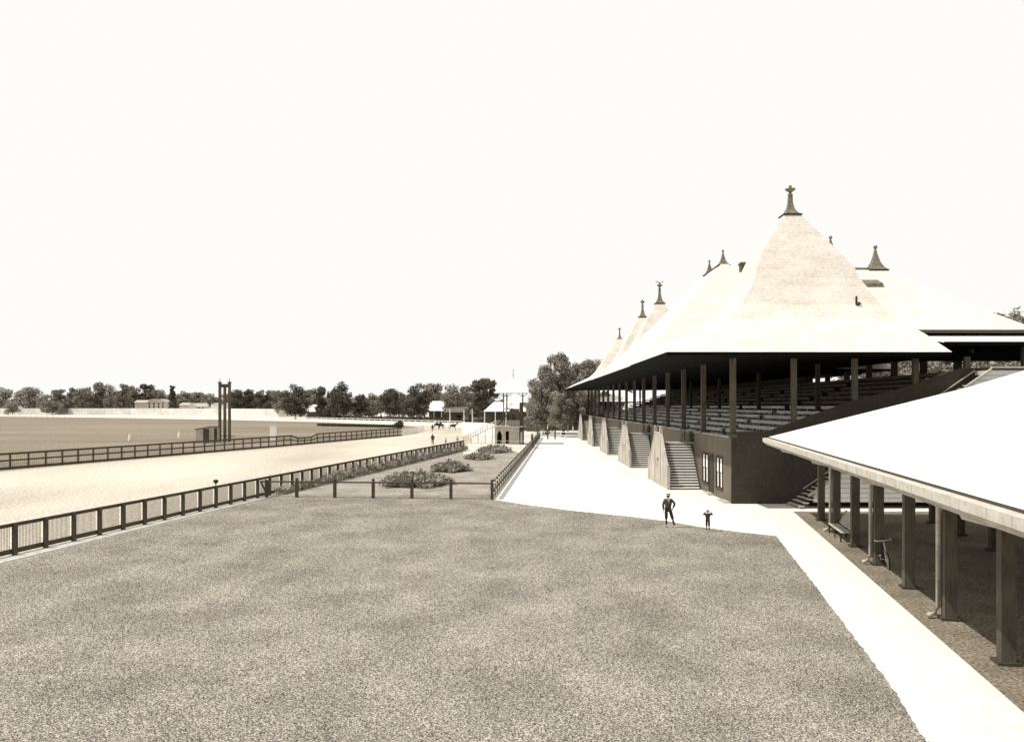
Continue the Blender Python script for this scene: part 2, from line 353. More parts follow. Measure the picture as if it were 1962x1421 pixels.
railfence('white_rail', [G(770,834.5), G(785,832), G(800,829), G(812,824.5)], 1.3, (.95,.6,.25), 2.2, M_white, 'short white rail continuing the dark board fence at the near end of the infield', 'fence', .08, .12)
railfence('white_rail', [G(1038,838), G(1062,838), G(1108,839)], 1.2, (.95,.4), 3, M_white, 'low white rail closing far end of the pavement beneath the trees', 'fence', .08, .14)
m = MB()
for x in (1049.5, 1063.5): c = G(x, 841); ballpost(m, c, 1.75, .12) if False else None
for x, lb in ((1049.5, 'slim dark gate post at far end of pavement, the left one of two'), (1063.5, 'slim dark gate post at far end of pavement, the right one of two')):
    m = MB(); c = G(x, 841); ballpost(m, c, 1.7, .13); tag(m.build('gate_post', M_dark, org=c), lb, 'post')
M_farboard = mat('old_white_boards', .58, .74, scale=.5, bump=0, extra=(.08, .85, 1.1))
# solid white board fence beside the people
def boardfence(pts, h, label, m_=None):
    t = thing('board_fence', pts[0], label, 'fence'); m = MB(); m2 = MB()
    for a, b in zip(pts, pts[1:]):
        d = (b-a).normalized(); n = Vector((d.y,-d.x,0))
        m.bar(a+Vector((0,0,h/2)), b+Vector((0,0,h/2)), .06, h); m2.bar(a+Vector((0,0,h+.04)), b+Vector((0,0,h+.04)), .16, .07)
    m.build('boards', m_ or (M_white if h < 3 else M_farboard), t); m2.build('cap', M_white, t)
    return t
boardfence([G(885,828), G(915,830), G(947,833)], 2.35, 'tall solid white board fence behind the two small people left of the viewing tower')
boardfence([Vector((-560,590,0)), P(0,790,580)*1 if False else Vector(((0-VX)*575/F,575,0)), Vector(((250-VX)*560/F,560,0)), Vector(((420-VX)*520/F,520,0)), Vector(((545-VX)*475/F,475,0))], 4.2, 'very long tall white board fence beyond the infield under the far trees')

# ================================================================== GRANDSTAND
XW, Y0, Y1, ZF, ZP = 13.45, 54.6, 171.5, 3.35, 4.22
gs = thing('grandstand', (XW, Y0, 0), 'long open timber grandstand with pale peaked shingle roofs, raked benches and dark clapboard walls', 'grandstand')
ST = [63.8, 86.1, 108.4, 130.7, 153.0]
m = MB(); m.box(XW, XW+.22, Y0+.22, Y1, 0, ZF); ys = Y0+.22
for s in ST:
    m.box(XW, XW+.22, ys, s+2.7, ZF, ZP); ys = s+4.4
m.box(XW, XW+.22, ys, Y1, ZF, ZP); m.build('front_wall', M_wallf, gs)
m = MB(); ys = Y0+.4
for s in ST+[Y1]:
    e = s+2.7 if s != Y1 else Y1
    m.box(XW-.06, XW+.3, ys, e, ZP, ZP+.07); ys = e+1.7
for s in ST: m.box(XW-.12, XW+.4, s+2.7, s+4.4, ZF, ZF+.05)
m.build('parapet_cap', M_light, gs)
prof = [(XW,4.55),(15.8,4.57),(17.3,5.14),(19.2,5.82),(21.3,6.55),(25,7.52),(27.3,8.38),(28.3,8.62),(36,8.62)]
m = MB(); m.prism([(XW,Y0,0)]+[(x,Y0,z) for x, z in prof]+[(36,Y0,0)], (0,.22,0)); m.build('end_wall', M_wall, gs)
m = MB()
for (a, za), (b, zb) in zip(prof, prof[1:]): m.bar((a,Y0+.11,za+.03), (b,Y0+.11,zb+.03), .3, .07)
m.build('end_wall_cap', M_dark, gs)
m = MB(); m.box(30, 30.2, 90, Y1, 0, 12); m.box(30, 30.2, Y0+.3, 90, 0, 8.55); m.box(30,30.2,57,90,9.75,11.0); m.build('back_wall', M_wall, gs)
m = MB(); m.box(XW+.2, 30, Y1-.2, Y1, 0, 4.3); m.build('far_end_wall', M_wall, gs)
m = MB(); m.box(28, 36, Y0+.22, 92, 8.3, 8.5); m.box(XW+.22, 15.7, Y0+.22, Y1-.2, ZF-.15, ZF)
NR = 12
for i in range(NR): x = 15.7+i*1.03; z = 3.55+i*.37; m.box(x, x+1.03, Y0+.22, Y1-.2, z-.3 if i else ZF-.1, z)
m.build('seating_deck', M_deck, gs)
secs = [(Y0+1.2+i*14.7, Y0+1.2+(i+1)*14.7-1.3) for i in range(8)]
b0 = {}
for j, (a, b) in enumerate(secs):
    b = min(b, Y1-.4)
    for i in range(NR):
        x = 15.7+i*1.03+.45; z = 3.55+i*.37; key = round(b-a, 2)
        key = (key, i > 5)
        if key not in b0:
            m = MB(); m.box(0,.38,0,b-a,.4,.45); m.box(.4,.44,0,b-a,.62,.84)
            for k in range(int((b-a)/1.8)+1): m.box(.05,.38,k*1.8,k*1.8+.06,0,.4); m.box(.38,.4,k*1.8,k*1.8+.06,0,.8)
            b0[key] = m.build('bench_row', M_deck if i > 5 else M_bench, gs, org=Z0); q = b0[key]  # upper rows take the darker deck colour in place of interior shade
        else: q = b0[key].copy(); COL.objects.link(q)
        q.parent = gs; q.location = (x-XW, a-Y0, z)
m = MB()
for k in range(int((Y1-Y0)/.6)): y = Y0+.6+k*.6; m.box(15.3, 15.34, y, y+.12, ZF, ZF+.7)
m.box(15.27,15.37,Y0+.4,Y1-.4,ZF+.7,ZF+.78); m.build('box_railing', M_bench, gs)
chair = None
for k in range(48):
    y = Y0+1.5+k*2.4
    if chair is None:
        m = MB(); m.box(0,.42,0,.42,.4,.45); m.bar((.4,.21,.42),(.52,.21,.95),.4,.03,up=(1,0,0))
        for a in (.03,.39):
            for b in (.03,.39): m.box(a-.02,a+.02,b-.02,b+.02,0,.4)
        chair = m.build('box_chair', M_dark, None, org=Z0); tag(chair, 'dark wooden chair standing in the front boxes of the grandstand', 'chair', 'chairs in the front boxes'); c_ = chair
    else: c_ = chair.copy(); COL.objects.link(c_)
    c_.location = (14.1+.4*(k % 2), y, ZF); c_.rotation_euler = (0,0,R((k*37) % 50-25))
# columns
YC = [Y0+.2]+[55.9+7.72*n for n in range(1, 16)]
m = MB(); m.box(-.17,.17,-.17,.17,0,5.2); m.box(-.22,.22,-.22,.22,0,.25); m.bar((0,0,4.5),(0,.7,5.15),.1); m.bar((0,0,4.5),(0,-.7,5.15),.1)
c0 = m.build('column', M_col, gs, org=Z0); c0.location = (.12, YC[0]-Y0, ZP)
for y in YC[1:]: q = c0.copy(); COL.objects.link(q); q.parent = gs; q.location = (.12, y-Y0, ZP)
def colat(x, y, z0, z1, r=.16, nm='column', mt=None):
    m = MB(); m.box(x-r,x+r,y-r,y+r,z0,z1); return m.build(nm, mt or M_col, gs)
for x, z in ((17.5,5.2),(21.4,6.55),(25.3,7.6),(28.6,8.6)): colat(x, Y0+.3, z, 9.4)
for k, y in enumerate(range(59, 92, 5)): colat(30.1, y, 8.5, 10.3, .2, mt=M_dark)
for y in [62+15.4*k for k in range(7)]: colat(21.5, y, 5.2, 9.4, .14, mt=M_dark)
colat(36.0, Y0+.4, 0, 10.3, .2, mt=M_dark); colat(32.3, Y0+.3, 8.5, 10.4, .16, mt=M_dark)
m = MB()
for y in (Y0+12.8, Y0+12.8+22.3): m.tube([(12.9,y,3.5),(12.9,y,9.3)], .05, 6)
m.build('downspout', M_dark, gs)
# windows and door in the near bay of the front wall
def window(ya, yb, z0, z1):
    fr = MB(); x = XW
    for a, b in ((ya, ya+.1), ((ya+yb)/2-.09, (ya+yb)/2+.09), (yb-.1, yb)): fr.box(x-.06, x+.0, a, b, z0, z1)
    fr.box(x-.06,x,ya,yb,z1,z1+.12); fr.box(x-.12,x,ya-.05,yb+.05,z0-.1,z0); wdw = fr.build('window', M_dark, gs)
    g = MB(); g.box(x-.012,x-.002,ya+.1,yb-.1,z0,z1); g.build('glass', M_glass, wdw)
    for a, b in ((ya+.1,(ya+yb)/2-.09), ((ya+yb)/2+.09, yb-.1)):
        s = MB(); s.box(x-.03,x-.014,a+.04,b-.22,(z0+z1)/2+.05,z1-.04); s.box(x-.035,x-.014,a+.04,b-.38,z0+.05,(z0+z1)/2); s.build('blind', M_white, wdw)
window(56.95, 58.85, .75, 2.75); window(61.3, 63.3, .75, 2.75)
d = MB(); d.box(XW-.07,XW,59.7,59.82,.15,2.75); d.box(XW-.07,XW,60.9,61.02,.15,2.75); d.box(XW-.07,XW,59.7,61.02,2.75,2.87); dr = d.build('door', M_dark, gs)
d = MB(); d.box(XW-.03,XW-.005,59.82,60.9,.15,2.75); d.build('door_leaf', M_wall, dr)
d = MB(); d.box(XW-.4,XW-.001,59.6,61.1,0.017,.16); d.build('doorstep', M_light, gs)
m = MB(); m.box(XW-.5,XW-.001,Y0+.3,Y0+2,.017,.1); m.build('corner_slab', M_light, gs)
# staircases up to the stand
SX = 10.93
def staircase(s):
    st = MB(); st.box(SX+.12, XW-.02, s+3.3, s+6.0, ZF-.12, ZF-.01); root = st.build('staircase', M_light, gs)
    m = MB(); m.prism([(SX,s,0.02),(SX,s,1.3),(SX,s+3.3,4.05),(SX,s+6.0,4.05),(SX,s+9.2,1.3),(SX,s+9.2,0.02)], (.1,0,0)); m.build('side_panel', M_panel, root)
    m = MB()
    for a, b in (((SX+.05,s,1.36),(SX+.05,s+3.3,4.11)), ((SX+.05,s+3.3,4.11),(SX+.05,s+6,4.11)), ((SX+.05,s+6,4.11),(SX+.05,s+9.2,1.36))): m.bar(a, b, .2, .1)
    for y, h in ((s-.08,1.75),(s+3.3,4.5),(s+6,4.5),(s+9.28,1.75)): m.box(SX-.06,SX+.16,y-.1,y+.1,.02,h); m.lathe((SX+.05,y,h), [(.06,0),(.1,.05),(.1,.12),(.02,.17)], 8)
    m.build('handrail', M_light, root)
    m = MB(); m.bar((XW-.25,s+.05,.95),(XW-.25,s+3.3,4.0),.05); m.bar((XW-.25,s+6,4.0),(XW-.25,s+9.1,.95),.05); m.build('wall_rail', M_dark, root)
    n = 16
    for sg in (0, 1):
        tr = MB(); rs = MB()
        for k in range(n+1):
            z = ZF*(k+1)/(n+1); L1 = 3.28/n; ya = k*L1+.02; yb = ya+L1
            if k < n: q = (s+ya-.05, s+yb-.02) if not sg else (s+9.18-yb+.02, s+9.18-ya+.05); tr.box(SX+.12, XW-.12, q[0], q[1], z-.09, z)
            q = (s+ya-.005, s+ya+.01) if not sg else (s+9.18-ya-.01, s+9.18-ya+.005); rs.box(SX+.13, XW-.13, q[0], q[1], z-ZF/(n+1)+.004, z-.092)
        fl = tr.build('stair_flight', M_tread, root); rs.build('riser', M_dark, fl)
    m = MB(); m.box(SX-.008,SX-.002,s+4.2,s+4.45,1.9,2.12); m.box(SX-.008,SX-.002,s+4.6,s+4.85,1.9,2.12); m.build('air_slot', M_iron, root)
    return root
s0 = staircase(ST[0])
for s in ST[1:]: q = clone(s0, gs, loc=(0, s-ST[0], 0))
# stairs beside the end wall
e = MB(); e.box(28.8, 36, 52.55, 54.3, 8.2, 8.45); es = e.build('end_staircase', M_light, gs)
m = MB(); m.prism([(17.9,52.4,.3),(18.0,52.4,.95),(28.8,52.4,8.45),(36,52.4,8.45),(36,52.4,.3)], (0,.1,0))
MATS.pop('pale_siding', None); M_siding = mat('pale_siding', .72, .82, scale=4, lines=(2,.3,.3), bump=.3); m.build('side_panel', M_siding, es)
m = MB(); m.bar((17.6,52.4,.75),(28.8,52.4,8.5),.16,.12); m.bar((28.8,52.4,8.62),(36,52.4,8.62),.16,.12); m.bar((17.9,54.3,1.0),(28.8,54.3,8.5),.06); m.build('handrail', M_light, es)
m = MB()
for k in range(38): x = 16.9+k*.3; z = .17+k*.2; m.box(x, x+.33, (51.9+.12*k if k < 4 else 52.5), 54.3, z-.05, z)
m.build('tread', M_light, es)
m = MB(); m.box(17.6,36,52.34,52.398,.15,.35); m.build('base_board', M_black, es)
# ---- roofs
BELL = [(0,0),(.25,.125),(.5,.245),(.6,.342),(.7,.5),(.8,.69),(.9,.85),(1,1)]
LIN = [(0,0),(.3,.26),(.6,.57),(1,1)]
def hiproof(name, x0, x1, y0, y1, ze, top, zt, prof, mt=M_roof, th=.16):
    tx0, tx1, ty0, ty1 = top; m = MB(); vs = []
    for s, h in prof:
        a, b = x0+(tx0-x0)*s, x1+(tx1-x1)*s; c, d = y0+(ty0-y0)*s, y1+(ty1-y1)*s; z = ze+(zt-ze)*h
        vs += [(a,c,z),(b,c,z),(b,d,z),(a,d,z)]
    n = len(prof); fs = [(4*i+k, 4*i+(k+1)%4, 4*i+4+(k+1)%4, 4*i+4+k) for i in range(n-1) for k in range(4)]
    fs.append((4*n-4,4*n-3,4*n-2,4*n-1)); m.add(vs, fs)
    o = m.build(name, mt, gs)
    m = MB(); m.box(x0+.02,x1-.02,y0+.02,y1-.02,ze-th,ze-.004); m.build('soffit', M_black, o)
    return o
def urn(roof, c, sc=1.0, zs=1.0):
    p = [(.62,-.05),(.62,.06),(.5,.12),(.34,.38),(.22,.75),(.155,1.2),(.14,1.75),(.24,1.82),(.24,1.92),(.13,1.98),(.13,2.1),(.44,2.32),(.48,2.42),(.14,2.48),(.14,2.72),(.02,2.74)]
    m = MB(); m.lathe(c, [(r*sc, z*sc*zs) for r, z in p[:7]], sq=True); m.lathe(c, [(r*sc*.8, z*sc*zs) for r, z in p[6:]], 10); o = m.build('finial', M_metal, roof)
    m = MB(); m.lathe(c, [(.66*sc,-.08),(.66*sc,.04)], sq=True); m.build('base_lip', M_iron, roof)
def coneball(roof, c, sc=1.0, zs=.85):
    m = MB(); m.lathe(c, [(r*sc, z*sc*zs) for r, z in [(.62,0),(.42,.25),(.25,.65),(.13,1.2),(.04,1.75)]], sq=True)
    m.lathe(c, [(r*sc, z*sc*zs) for r, z in [(.03,1.7),(.1,1.75),(.15,1.86),(.1,1.98),(.02,2.02)]], 10); m.build('finial', M_metal, roof)
    m = MB(); m.lathe(c, [(.67*sc,-.1),(.67*sc,.0)], sq=True); m.build('base_lip', M_iron, roof)
def tower(cx, cy, zt, y0, y1, x1=25.7, x0=8.68, h=.56):
    r_ = hiproof('pyramid_roof', x0, x1, y0, y1, 9.47, (cx-h, cx+h, cy-h, cy+h), zt, BELL); return r_
lr = hiproof('main_roof', 8.74, 25.6, 51.6, 172.4, 9.44, (18, 21, 70, 155), 13.6, [(0,0),(.4,.3),(1,1)])
hiproof('back_roof', 25.7, 33.5, 84, 172.0, 9.46, (26, 28, 90, 160), 12.5, [(0,0),(1,1)])
def ringroof(name, rings):
    m = MB(); vs = [v for z, a, b, c, d in rings for v in ((a,c,z),(b,c,z),(b,d,z),(a,d,z))]; n = len(rings)
    m.add(vs, [(4*i+k, 4*i+(k+1)%4, 4*i+4+(k+1)%4, 4*i+4+k) for i in range(n-1) for k in range(4)]+[(4*n-4,4*n-3,4*n-2,4*n-1)]); o = m.build(name, M_roof, gs)
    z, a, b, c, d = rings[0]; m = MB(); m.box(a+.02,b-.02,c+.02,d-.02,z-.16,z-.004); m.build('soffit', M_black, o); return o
A = ringroof('pyramid_roof', [(z, l, r_, 51+7.25*s_, 68-8.65*s_) for z, l, r_, s_ in ((9.47,8.68,25.7,0),(10.7,10.98,24.95,.25),(11.85,13.3,24.0,.5),(12.8,14.3,23.3,.6),(14.1,15.1,22.5,.69),(15.5,15.65,22.0,.77),(16.6,16.1,21.1,.83),(17.8,16.9,20.2,.91),(19.25,17.94,19.06,1))]); urn(A, (18.5,58.8,19.3), .95, .8)
C = tower(18.8, 116, 20.0, 107, 125, 29); urn(C, (18.8,116,20.05), 1.05)
m = MB(); m.bar((18.3,116,23.1),(18.65,116,22.85),.08); m.bar((18.95,116,22.85),(19.3,116,23.1),.08); m.bar((18.65,116,22.85),(18.95,116,22.85),.08); m.build('wind_vane', M_iron, C)
D = tower(18.8, 132.3, 19.85, 124, 142, 29); urn(D, (18.8,132.3,19.9), 1.0)
E = tower(18.8, 163, 18.85, 155, 173.2); urn(E, (18.8,163,18.9), .8)
B = hiproof('hip_roof', 9.5, 34, 78, 118, 9.6, (21.6, 22.4, 92.4, 100.7), 21.5, LIN)
coneball(B, (22,93.2,21.5), 1.0); coneball(B, (22,99.9,21.5), 1.0)
m = MB(); m.box(21.5,22.5,93.9,99.2,21.5,21.62); m.build('ridge_cap', M_iron, B)
Wg = hiproof('wing_roof', 18, 34.2, 56.5, 82, 11.28, (21, 27.6, 64.6, 66.0), 16.5, [(0,0),(.5,.47),(1,1)], th=.22)
coneball(Wg, (27,65.2,16.55), 1.12)
m = MB(); m.box(21,26.4,64.9,65.6,16.5,16.72); m.build('ridge_cap', M_metal, Wg)
m = MB(); m.box(18.01,34.19,56.46,56.5,11.06,11.28); m.build('fascia', M_dark, Wg)
m = MB(); m.prism([(25.15,62.2,14.7),(25.15,62.2,15.15),(25.15,63.7,15.75),(25.15,63.7,14.95)], (1.2,0,0)); m.build('roof_hatch', M_metal, Wg)
m = MB(); m.tube([(21.7,55.35,12.5),(21.7,55.35,13.35)], .07, 8); m.tube([(21.7,55.3,12.75),(21.9,55.25,12.9)], .09, 8); m.build('vent_pipe', M_iron, A)
T = hiproof('turret_roof', 25.4, 28.8, 72.8, 76.3, 12.5, (26.6,27.4,74.1,74.9), 18.9, LIN); coneball(T, (26.95,74.5,19.15), 1.1)
m = MB(); m.prism([(26.6,53.8,10.3),(25.2,57.3,11.0),(38,57.3,11.0),(38,53.8,10.3)], (0,0,-.06)); cp = m.build('canopy_roof', M_sroof, gs)
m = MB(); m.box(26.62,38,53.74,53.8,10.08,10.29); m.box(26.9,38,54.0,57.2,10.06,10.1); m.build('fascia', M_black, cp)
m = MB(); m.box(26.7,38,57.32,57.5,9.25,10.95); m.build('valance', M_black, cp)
m = MB(); m.box(26.6,27.45,103.6,104.4,12,23.6); m.box(26.5,27.55,103.5,104.5,23.3,23.5); m.build('chimney', M_brick, gs)

# ================================================================== SHED
O = Vector((14.3, 49.5, 0))
sh = thing('open_shed', O, 'low open shed with broad white roof on dark square posts, in the right foreground', 'shed', rz=-a_sh, world=False)
TOP = [(0,4.46),(10.7,7.28),(13.6,8.2),(17.4,9.5),(21.2,8.2),(24,7.2),(34.5,4.5)]
SK = .0157      # the gutter line runs slightly askew to the posts
def skew(m):
    m.v = [(x-SK*y if x < 1 else x, y, z) for x, y, z in m.v]; return m
m = MB(); m.prism([(x,0,z) for x, z in TOP]+[(x,0,z-.12) for x, z in TOP[::-1]], (0,-44,0)); skew(m).build('roof', M_sroof, sh)
m = MB()
for a, b in zip(TOP, TOP[1:]): m.bar((a[0]+.1,-.15,a[1]-.22), (b[0]-.1,-.15,b[1]-.22), .16, .18)
for k in range(46):
    y = -.6-k*.95; m.bar((1.3,y,4.5),(10.7,y,7.0),.08,.14); m.bar((10.7,y,7.07),(17.3,y,9.3),.08,.14)
m.build('rafters', M_dark, sh)
m = MB(); m.box(-.3,-.02,-44,.08,4.19,4.41)
gt = skew(m).build('gutter', M_cream, sh)
m = MB()
for k in range(30): yy = -.4-k*1.45-(k*k % 5)*.09; m.box(-.31,-.303,yy-.02,yy,4.2,4.4)
skew(m).build('gutter_joint', M_light, gt)
m = MB(); m.box(-.22,.1,-44,.04,4.10,4.19); m.box(-.1,.16,-43.9,0,4.02,4.095); skew(m).build('eave_board', M_light, sh)
m = MB(); m.box(-.016,.015,-44,.02,4.36,4.475); skew(m).build('roof_edge_shade', M_dark, sh)  # dark strip painting the shaded gap between gutter and roof
m = MB(); m.box(2.42,2.66,-43.5,-.6,4.55,4.85); m.box(8.12,8.38,-43.5,-.6,6.05,6.35); m.box(14.1,14.4,-43.5,-.6,7.8,8.1); m.build('beam', M_dark, sh)
r = .172
def shpost(x, y, zt, brace=True):
    m = MB(); m.box(x-r,x+r,y-r,y+r,-.03,zt); m.box(x-r-.05,x+r+.05,y-r-.05,y+r+.05,zt-.18,zt-.04)
    m.bar((x,y,zt-1.0),(x-1.5,y,zt-.35),.14)
    m.bar((x,y,zt-1.1),(x,y-1.1,zt-.1),.12); m.bar((x,y,zt-1.1),(x,y+1.1,zt-.1),.12)
    p_ = m.build('post', M_col, sh, org=Z0)
    m = MB(); m.box(x-r-.1,x+r+.1,y-r-.1,y+r+.1,-.02,.09); m.build('plinth', M_dark, p_, org=Z0)
for k in range(10):
    y = -2.4-4.37*k; shpost(2.54, y, 4.56)
    if k % 2 == 0 or True: shpost(8.25, y, 6.06); shpost(14.25, y, 7.8)
    if k % 2 == 1:
        m = MB(); xx = 2.54-r-.1
        q_ = -SK*y; m.tube([(q_-.1,y+.9,4.15),(q_-.05,y+.9,4.0),(xx-.25,y+.15,3.62),(xx,y+.1,3.3),(xx,y+.1,.35),(xx-.1,y+.05,.16),(xx-.32,y,.1)], .075, 8); m.build('downspout', M_light, sh, smooth=True)

# ================================================================== BENCH
bl = Vector((15.35, 40.7, 0))
bn = thing('park_bench', bl, 'slatted pale wooden bench under the shed edge between two dark posts', 'bench', rz=-a_sh, world=False)
m = MB()
for k in range(4): m.box(-.42+k*.12, -.32+k*.12, -1.6, 1.6, .44, .47)
m.build('seat', M_light, bn)
m = MB()
for k in range(7):
    z = .56+k*.085; x = .1+.045*k; m.bar((x,-1.6,z),(x,1.6,z),.022,.07)
m.build('backrest', M_light, bn)
for y in (-1.45, 0, 1.45):
    m = MB(); m.bar((-.4,y,0),(-.4,y,.44),.06); m.bar((-.42,y,.42),(.1,y,.42),.05); m.build('leg', M_iron, bn)
    m = MB(); m.bar((.12,y,0),(.1,y,.42),.06); m.bar((.1,y,.42),(.42,y,1.13),.05); m.build('leg', M_iron, bn)
# ================================================================== BICYCLE
bk = thing('bicycle', G(1703,1091), 'bicycle with pale handlebar leaning on a shed post, front wheel towards the lawn', 'bicycle', rz=R(-101), world=False)
lean = Matrix.Rotation(R(8), 3, 'X')
def bt(m, pts, r, n=6): m.tube([lean@Vector(p) for p in pts], r, n)
for nm, cx in (('front_wheel', 0), ('rear_wheel', -1.08)):
    m = MB(); cc = [(cx+.34*math.cos(t), 0, .35+.34*math.sin(t)) for t in np.linspace(0, 2*math.pi, 33)]; bt(m, cc, .027)
    wh = m.build(nm, M_rub, bk, org=Z0)
    m = MB(); bt(m, [(cx+.31*math.cos(t), 0, .35+.31*math.sin(t)) for t in np.linspace(0, 2*math.pi, 33)], .009); m.build('rim', M_nick, wh, org=Z0)
    m = MB()
    for t in np.linspace(0, 2*math.pi, 17)[:-1]: bt(m, [(cx,0,.35),(cx+.31*math.cos(t),0,.35+.31*math.sin(t))], .003, 3)
    bt(m, [(cx,-.05,.35),(cx,.05,.35)], .025); m.build('spokes', M_nick, wh, org=Z0)
m = MB()
for a, b in (((-.2,0,.9),(-.26,0,.82)),((-.17,0,.82),(-.62,0,.3)),((-.2,0,.88),(-.72,0,.86)),((-.72,0,.92),(-.62,0,.3)),((-.62,0,.3),(-1.08,0,.35)),((-1.08,0,.35),(-.72,0,.82))): bt(m, [a, b], .016)
m.build('frame', M_iron, bk, org=Z0)
m = MB()
for s_ in (-.04,.04): bt(m, [(0,s_,.35),(-.1,s_,.7)], .012)
bt(m, [(-.1,0,.7),(-.22,0,1.02)], .018); m.build('fork', M_nick, bk, org=Z0)
m = MB(); bt(m, [(-.22,0,1.02),(-.2,0,1.08),(-.14,0,1.1)], .016); bt(m, [(-.34,-.3,1.12),(-.2,-.26,1.1),(-.14,-.1,1.1),(-.14,.1,1.1),(-.2,.26,1.1),(-.34,.3,1.12)], .02); m.build('handlebar', M_nick, bk, org=Z0)
m = MB(); m.add([tuple(lean@Vector(p)) for p in ((-.55,0,.97),(-.62,.03,.99),(-.85,.1,.99),(-.85,-.1,.99),(-.62,-.03,.99),(-.7,0,.93))],[(0,1,2,3,4),(0,5,1),(1,5,2),(2,5,3),(3,5,4),(4,5,0)]); m.build('saddle', M_iron, bk, org=Z0)
m = MB(); bt(m, [(-.62,-.14,.3),(-.62,.14,.3)], .012); bt(m, [(-.62,.12,.3),(-.55,.12,.15)], .012); bt(m, [(-.62,-.12,.3),(-.69,-.12,.45)], .012); bt(m, [(-.55,.06,.15),(-.55,.18,.15)], .025); bt(m, [(-.69,-.06,.45),(-.69,-.18,.45)], .025); m.build('pedals', M_nick, bk, org=Z0)

# ================================================================== SKINNED FIGURES
def skin(name, verts, edges, radii, m, parent, root=0, sub=1):
    me = bpy.data.meshes.new(name); me.from_pydata([tuple(v) for v in verts], edges, []); me.update()
    o = bpy.data.objects.new(name, me); COL.objects.link(o); o.parent = parent
    bpy.context.view_layer.objects.active = o
    md = o.modifiers.new('skin', 'SKIN'); md.use_smooth_shade = True
    if not me.skin_vertices:
        bm = bmesh.new(); bm.from_mesh(me); bm.verts.layers.skin.verify(); bm.to_mesh(me); bm.free()
    for i, sv in enumerate(me.skin_vertices[0].data):
        r_ = radii[i]; sv.radius = r_ if isinstance(r_, (tuple, list)) else (r_, r_); sv.use_root = (i == root)
    if sub: s = o.modifiers.new('sub', 'SUBSURF'); s.levels = sub; s.render_levels = sub
    # freeze to a plain mesh
    dg = bpy.context.evaluated_depsgraph_get(); ev = o.evaluated_get(dg); nm = bpy.data.meshes.new_from_object(ev)
    o.modifiers.clear(); o.data = nm; nm.materials.clear(); nm.materials.append(m); nm.polygons.foreach_set('use_smooth', [True]*len(nm.polygons))
    bpy.data.meshes.remove(me); return o
def person(loc, rz, label, cat='person', H=1.75, pose=None, coat=None, trou=None, hat='boater', knick=False, fingers=True, group=None, shirt=False, seated=False, shoe=None, base_z=0):
    J = dict(pelvis=(0,0,.93), waist=(0,0,1.05), chest=(0,-.01,1.28), neckb=(0,0,1.43), neck=(0,-.01,1.5), head=(0,-.02,1.56), crown=(0,-.02,1.66),
        ls=(.17,0,1.39), le=(.24,.02,1.12), lw=(.26,-.04,.87), rs=(-.17,0,1.39), re=(-.24,.02,1.12), rw=(-.26,-.04,.87),
        lh=(.09,0,.9), lk=(.1,-.01,.5), la=(.1,.02,.09), lt=(.12,-.14,.04), rh=(-.09,0,.9), rk=(-.1,-.01,.5), ra=(-.1,.02,.09), rt=(-.12,-.14,.04))
    if pose: J.update(pose)
    k = H/1.75; J = {a: Vector(b)*k for a, b in J.items()}
    t = thing('person', loc, label, cat, group, rz, world=False)
    N = ['pelvis','waist','chest','neckb','neck','head','crown','ls','le','lw','rs','re','rw','lh','lk','la','lt','rh','rk','ra','rt']
    rad = dict(pelvis=(.13,.1),waist=(.12,.09),chest=(.15,.1),neckb=.07,neck=.052,head=(.075,.09),crown=(.07,.085),ls=.055,le=.04,lw=.027,rs=.055,re=.04,rw=.027,lh=.08,lk=.055,la=.04,lt=.035,rh=.08,rk=.055,ra=.04,rt=.035)
    I = {n: i for i, n in enumerate(N)}
    E = [('pelvis','waist'),('waist','chest'),('chest','neckb'),('neckb','neck'),('neck','head'),('head','crown'),('chest','ls'),('ls','le'),('le','lw'),('chest','rs'),('rs','re'),('re','rw'),('pelvis','lh'),('lh','lk'),('lk','la'),('la','lt'),('pelvis','rh'),('rh','rk'),('rk','ra'),('ra','rt')]
    V = [J[n] for n in N]; Rr = [rad[n] for n in N]; Ed = [(I[a], I[b]) for a, b in E]
    Rr = [tuple(x*k for x in r_) if isinstance(r_, tuple) else r_*k for r_ in Rr]
    for s_ in ('l','r'):        # palm, four fingers and a thumb
        wv, ev = J[s_+'w'], J[s_+'e']; d_ = (wv-ev).normalized(); sd = d_.cross(Vector((0,1,0)));
        sd = Vector((0,1,0)) if sd.length < .2 else d_.cross(sd.normalized()).normalized()
        palm = wv+d_*.07*k; V.append(palm); Rr.append((.035*k,.02*k)); pi = len(V)-1; Ed.append((I[s_+'w'], pi))
        if fingers:
            for q, (off, ln) in enumerate(((-.03,.07),(-.01,.08),(.01,.075),(.03,.06))):
                V.append(palm+sd*off*k+d_*.035*k); Rr.append(.009*k); V.append(palm+sd*off*k+d_*(.035+ln*.6)*k); Rr.append(.008*k)
                V.append(palm+sd*off*.9*k+d_*(.035+ln)*k+Vector((0,-.015,0))*k); Rr.append(.006*k)
                n_ = len(V); Ed += [(pi,n_-3),(n_-3,n_-2),(n_-2,n_-1)]
            V.append(palm-sd*.05*k-d_*.01*k); Rr.append(.01*k); V.append(palm-sd*.06*k+d_*.035*k); Rr.append(.008*k); n_ = len(V); Ed += [(pi,n_-2),(n_-2,n_-1)]
    body = skin('body', V, Ed, Rr, M_skin, t)
    hd = J['head']; m = MB()         # face details
    m.add([hd+Vector(p)*k for p in ((0,-.115,.0),(-.014,-.09,-.02),(.014,-.09,-.02),(0,-.09,.04))], [(0,1,2),(0,2,3),(0,3,1)]); m.build('nose', M_skin, t, org=Z0)
    m = MB()
    for sx in (-1,1): m.lathe(hd+Vector((sx*.03,-.088,.028))*k, [(.001*k,-.008*k),(.011*k,0),(.001*k,.008*k)], 6)
    m.build('eyes', M_hair, t, org=Z0)
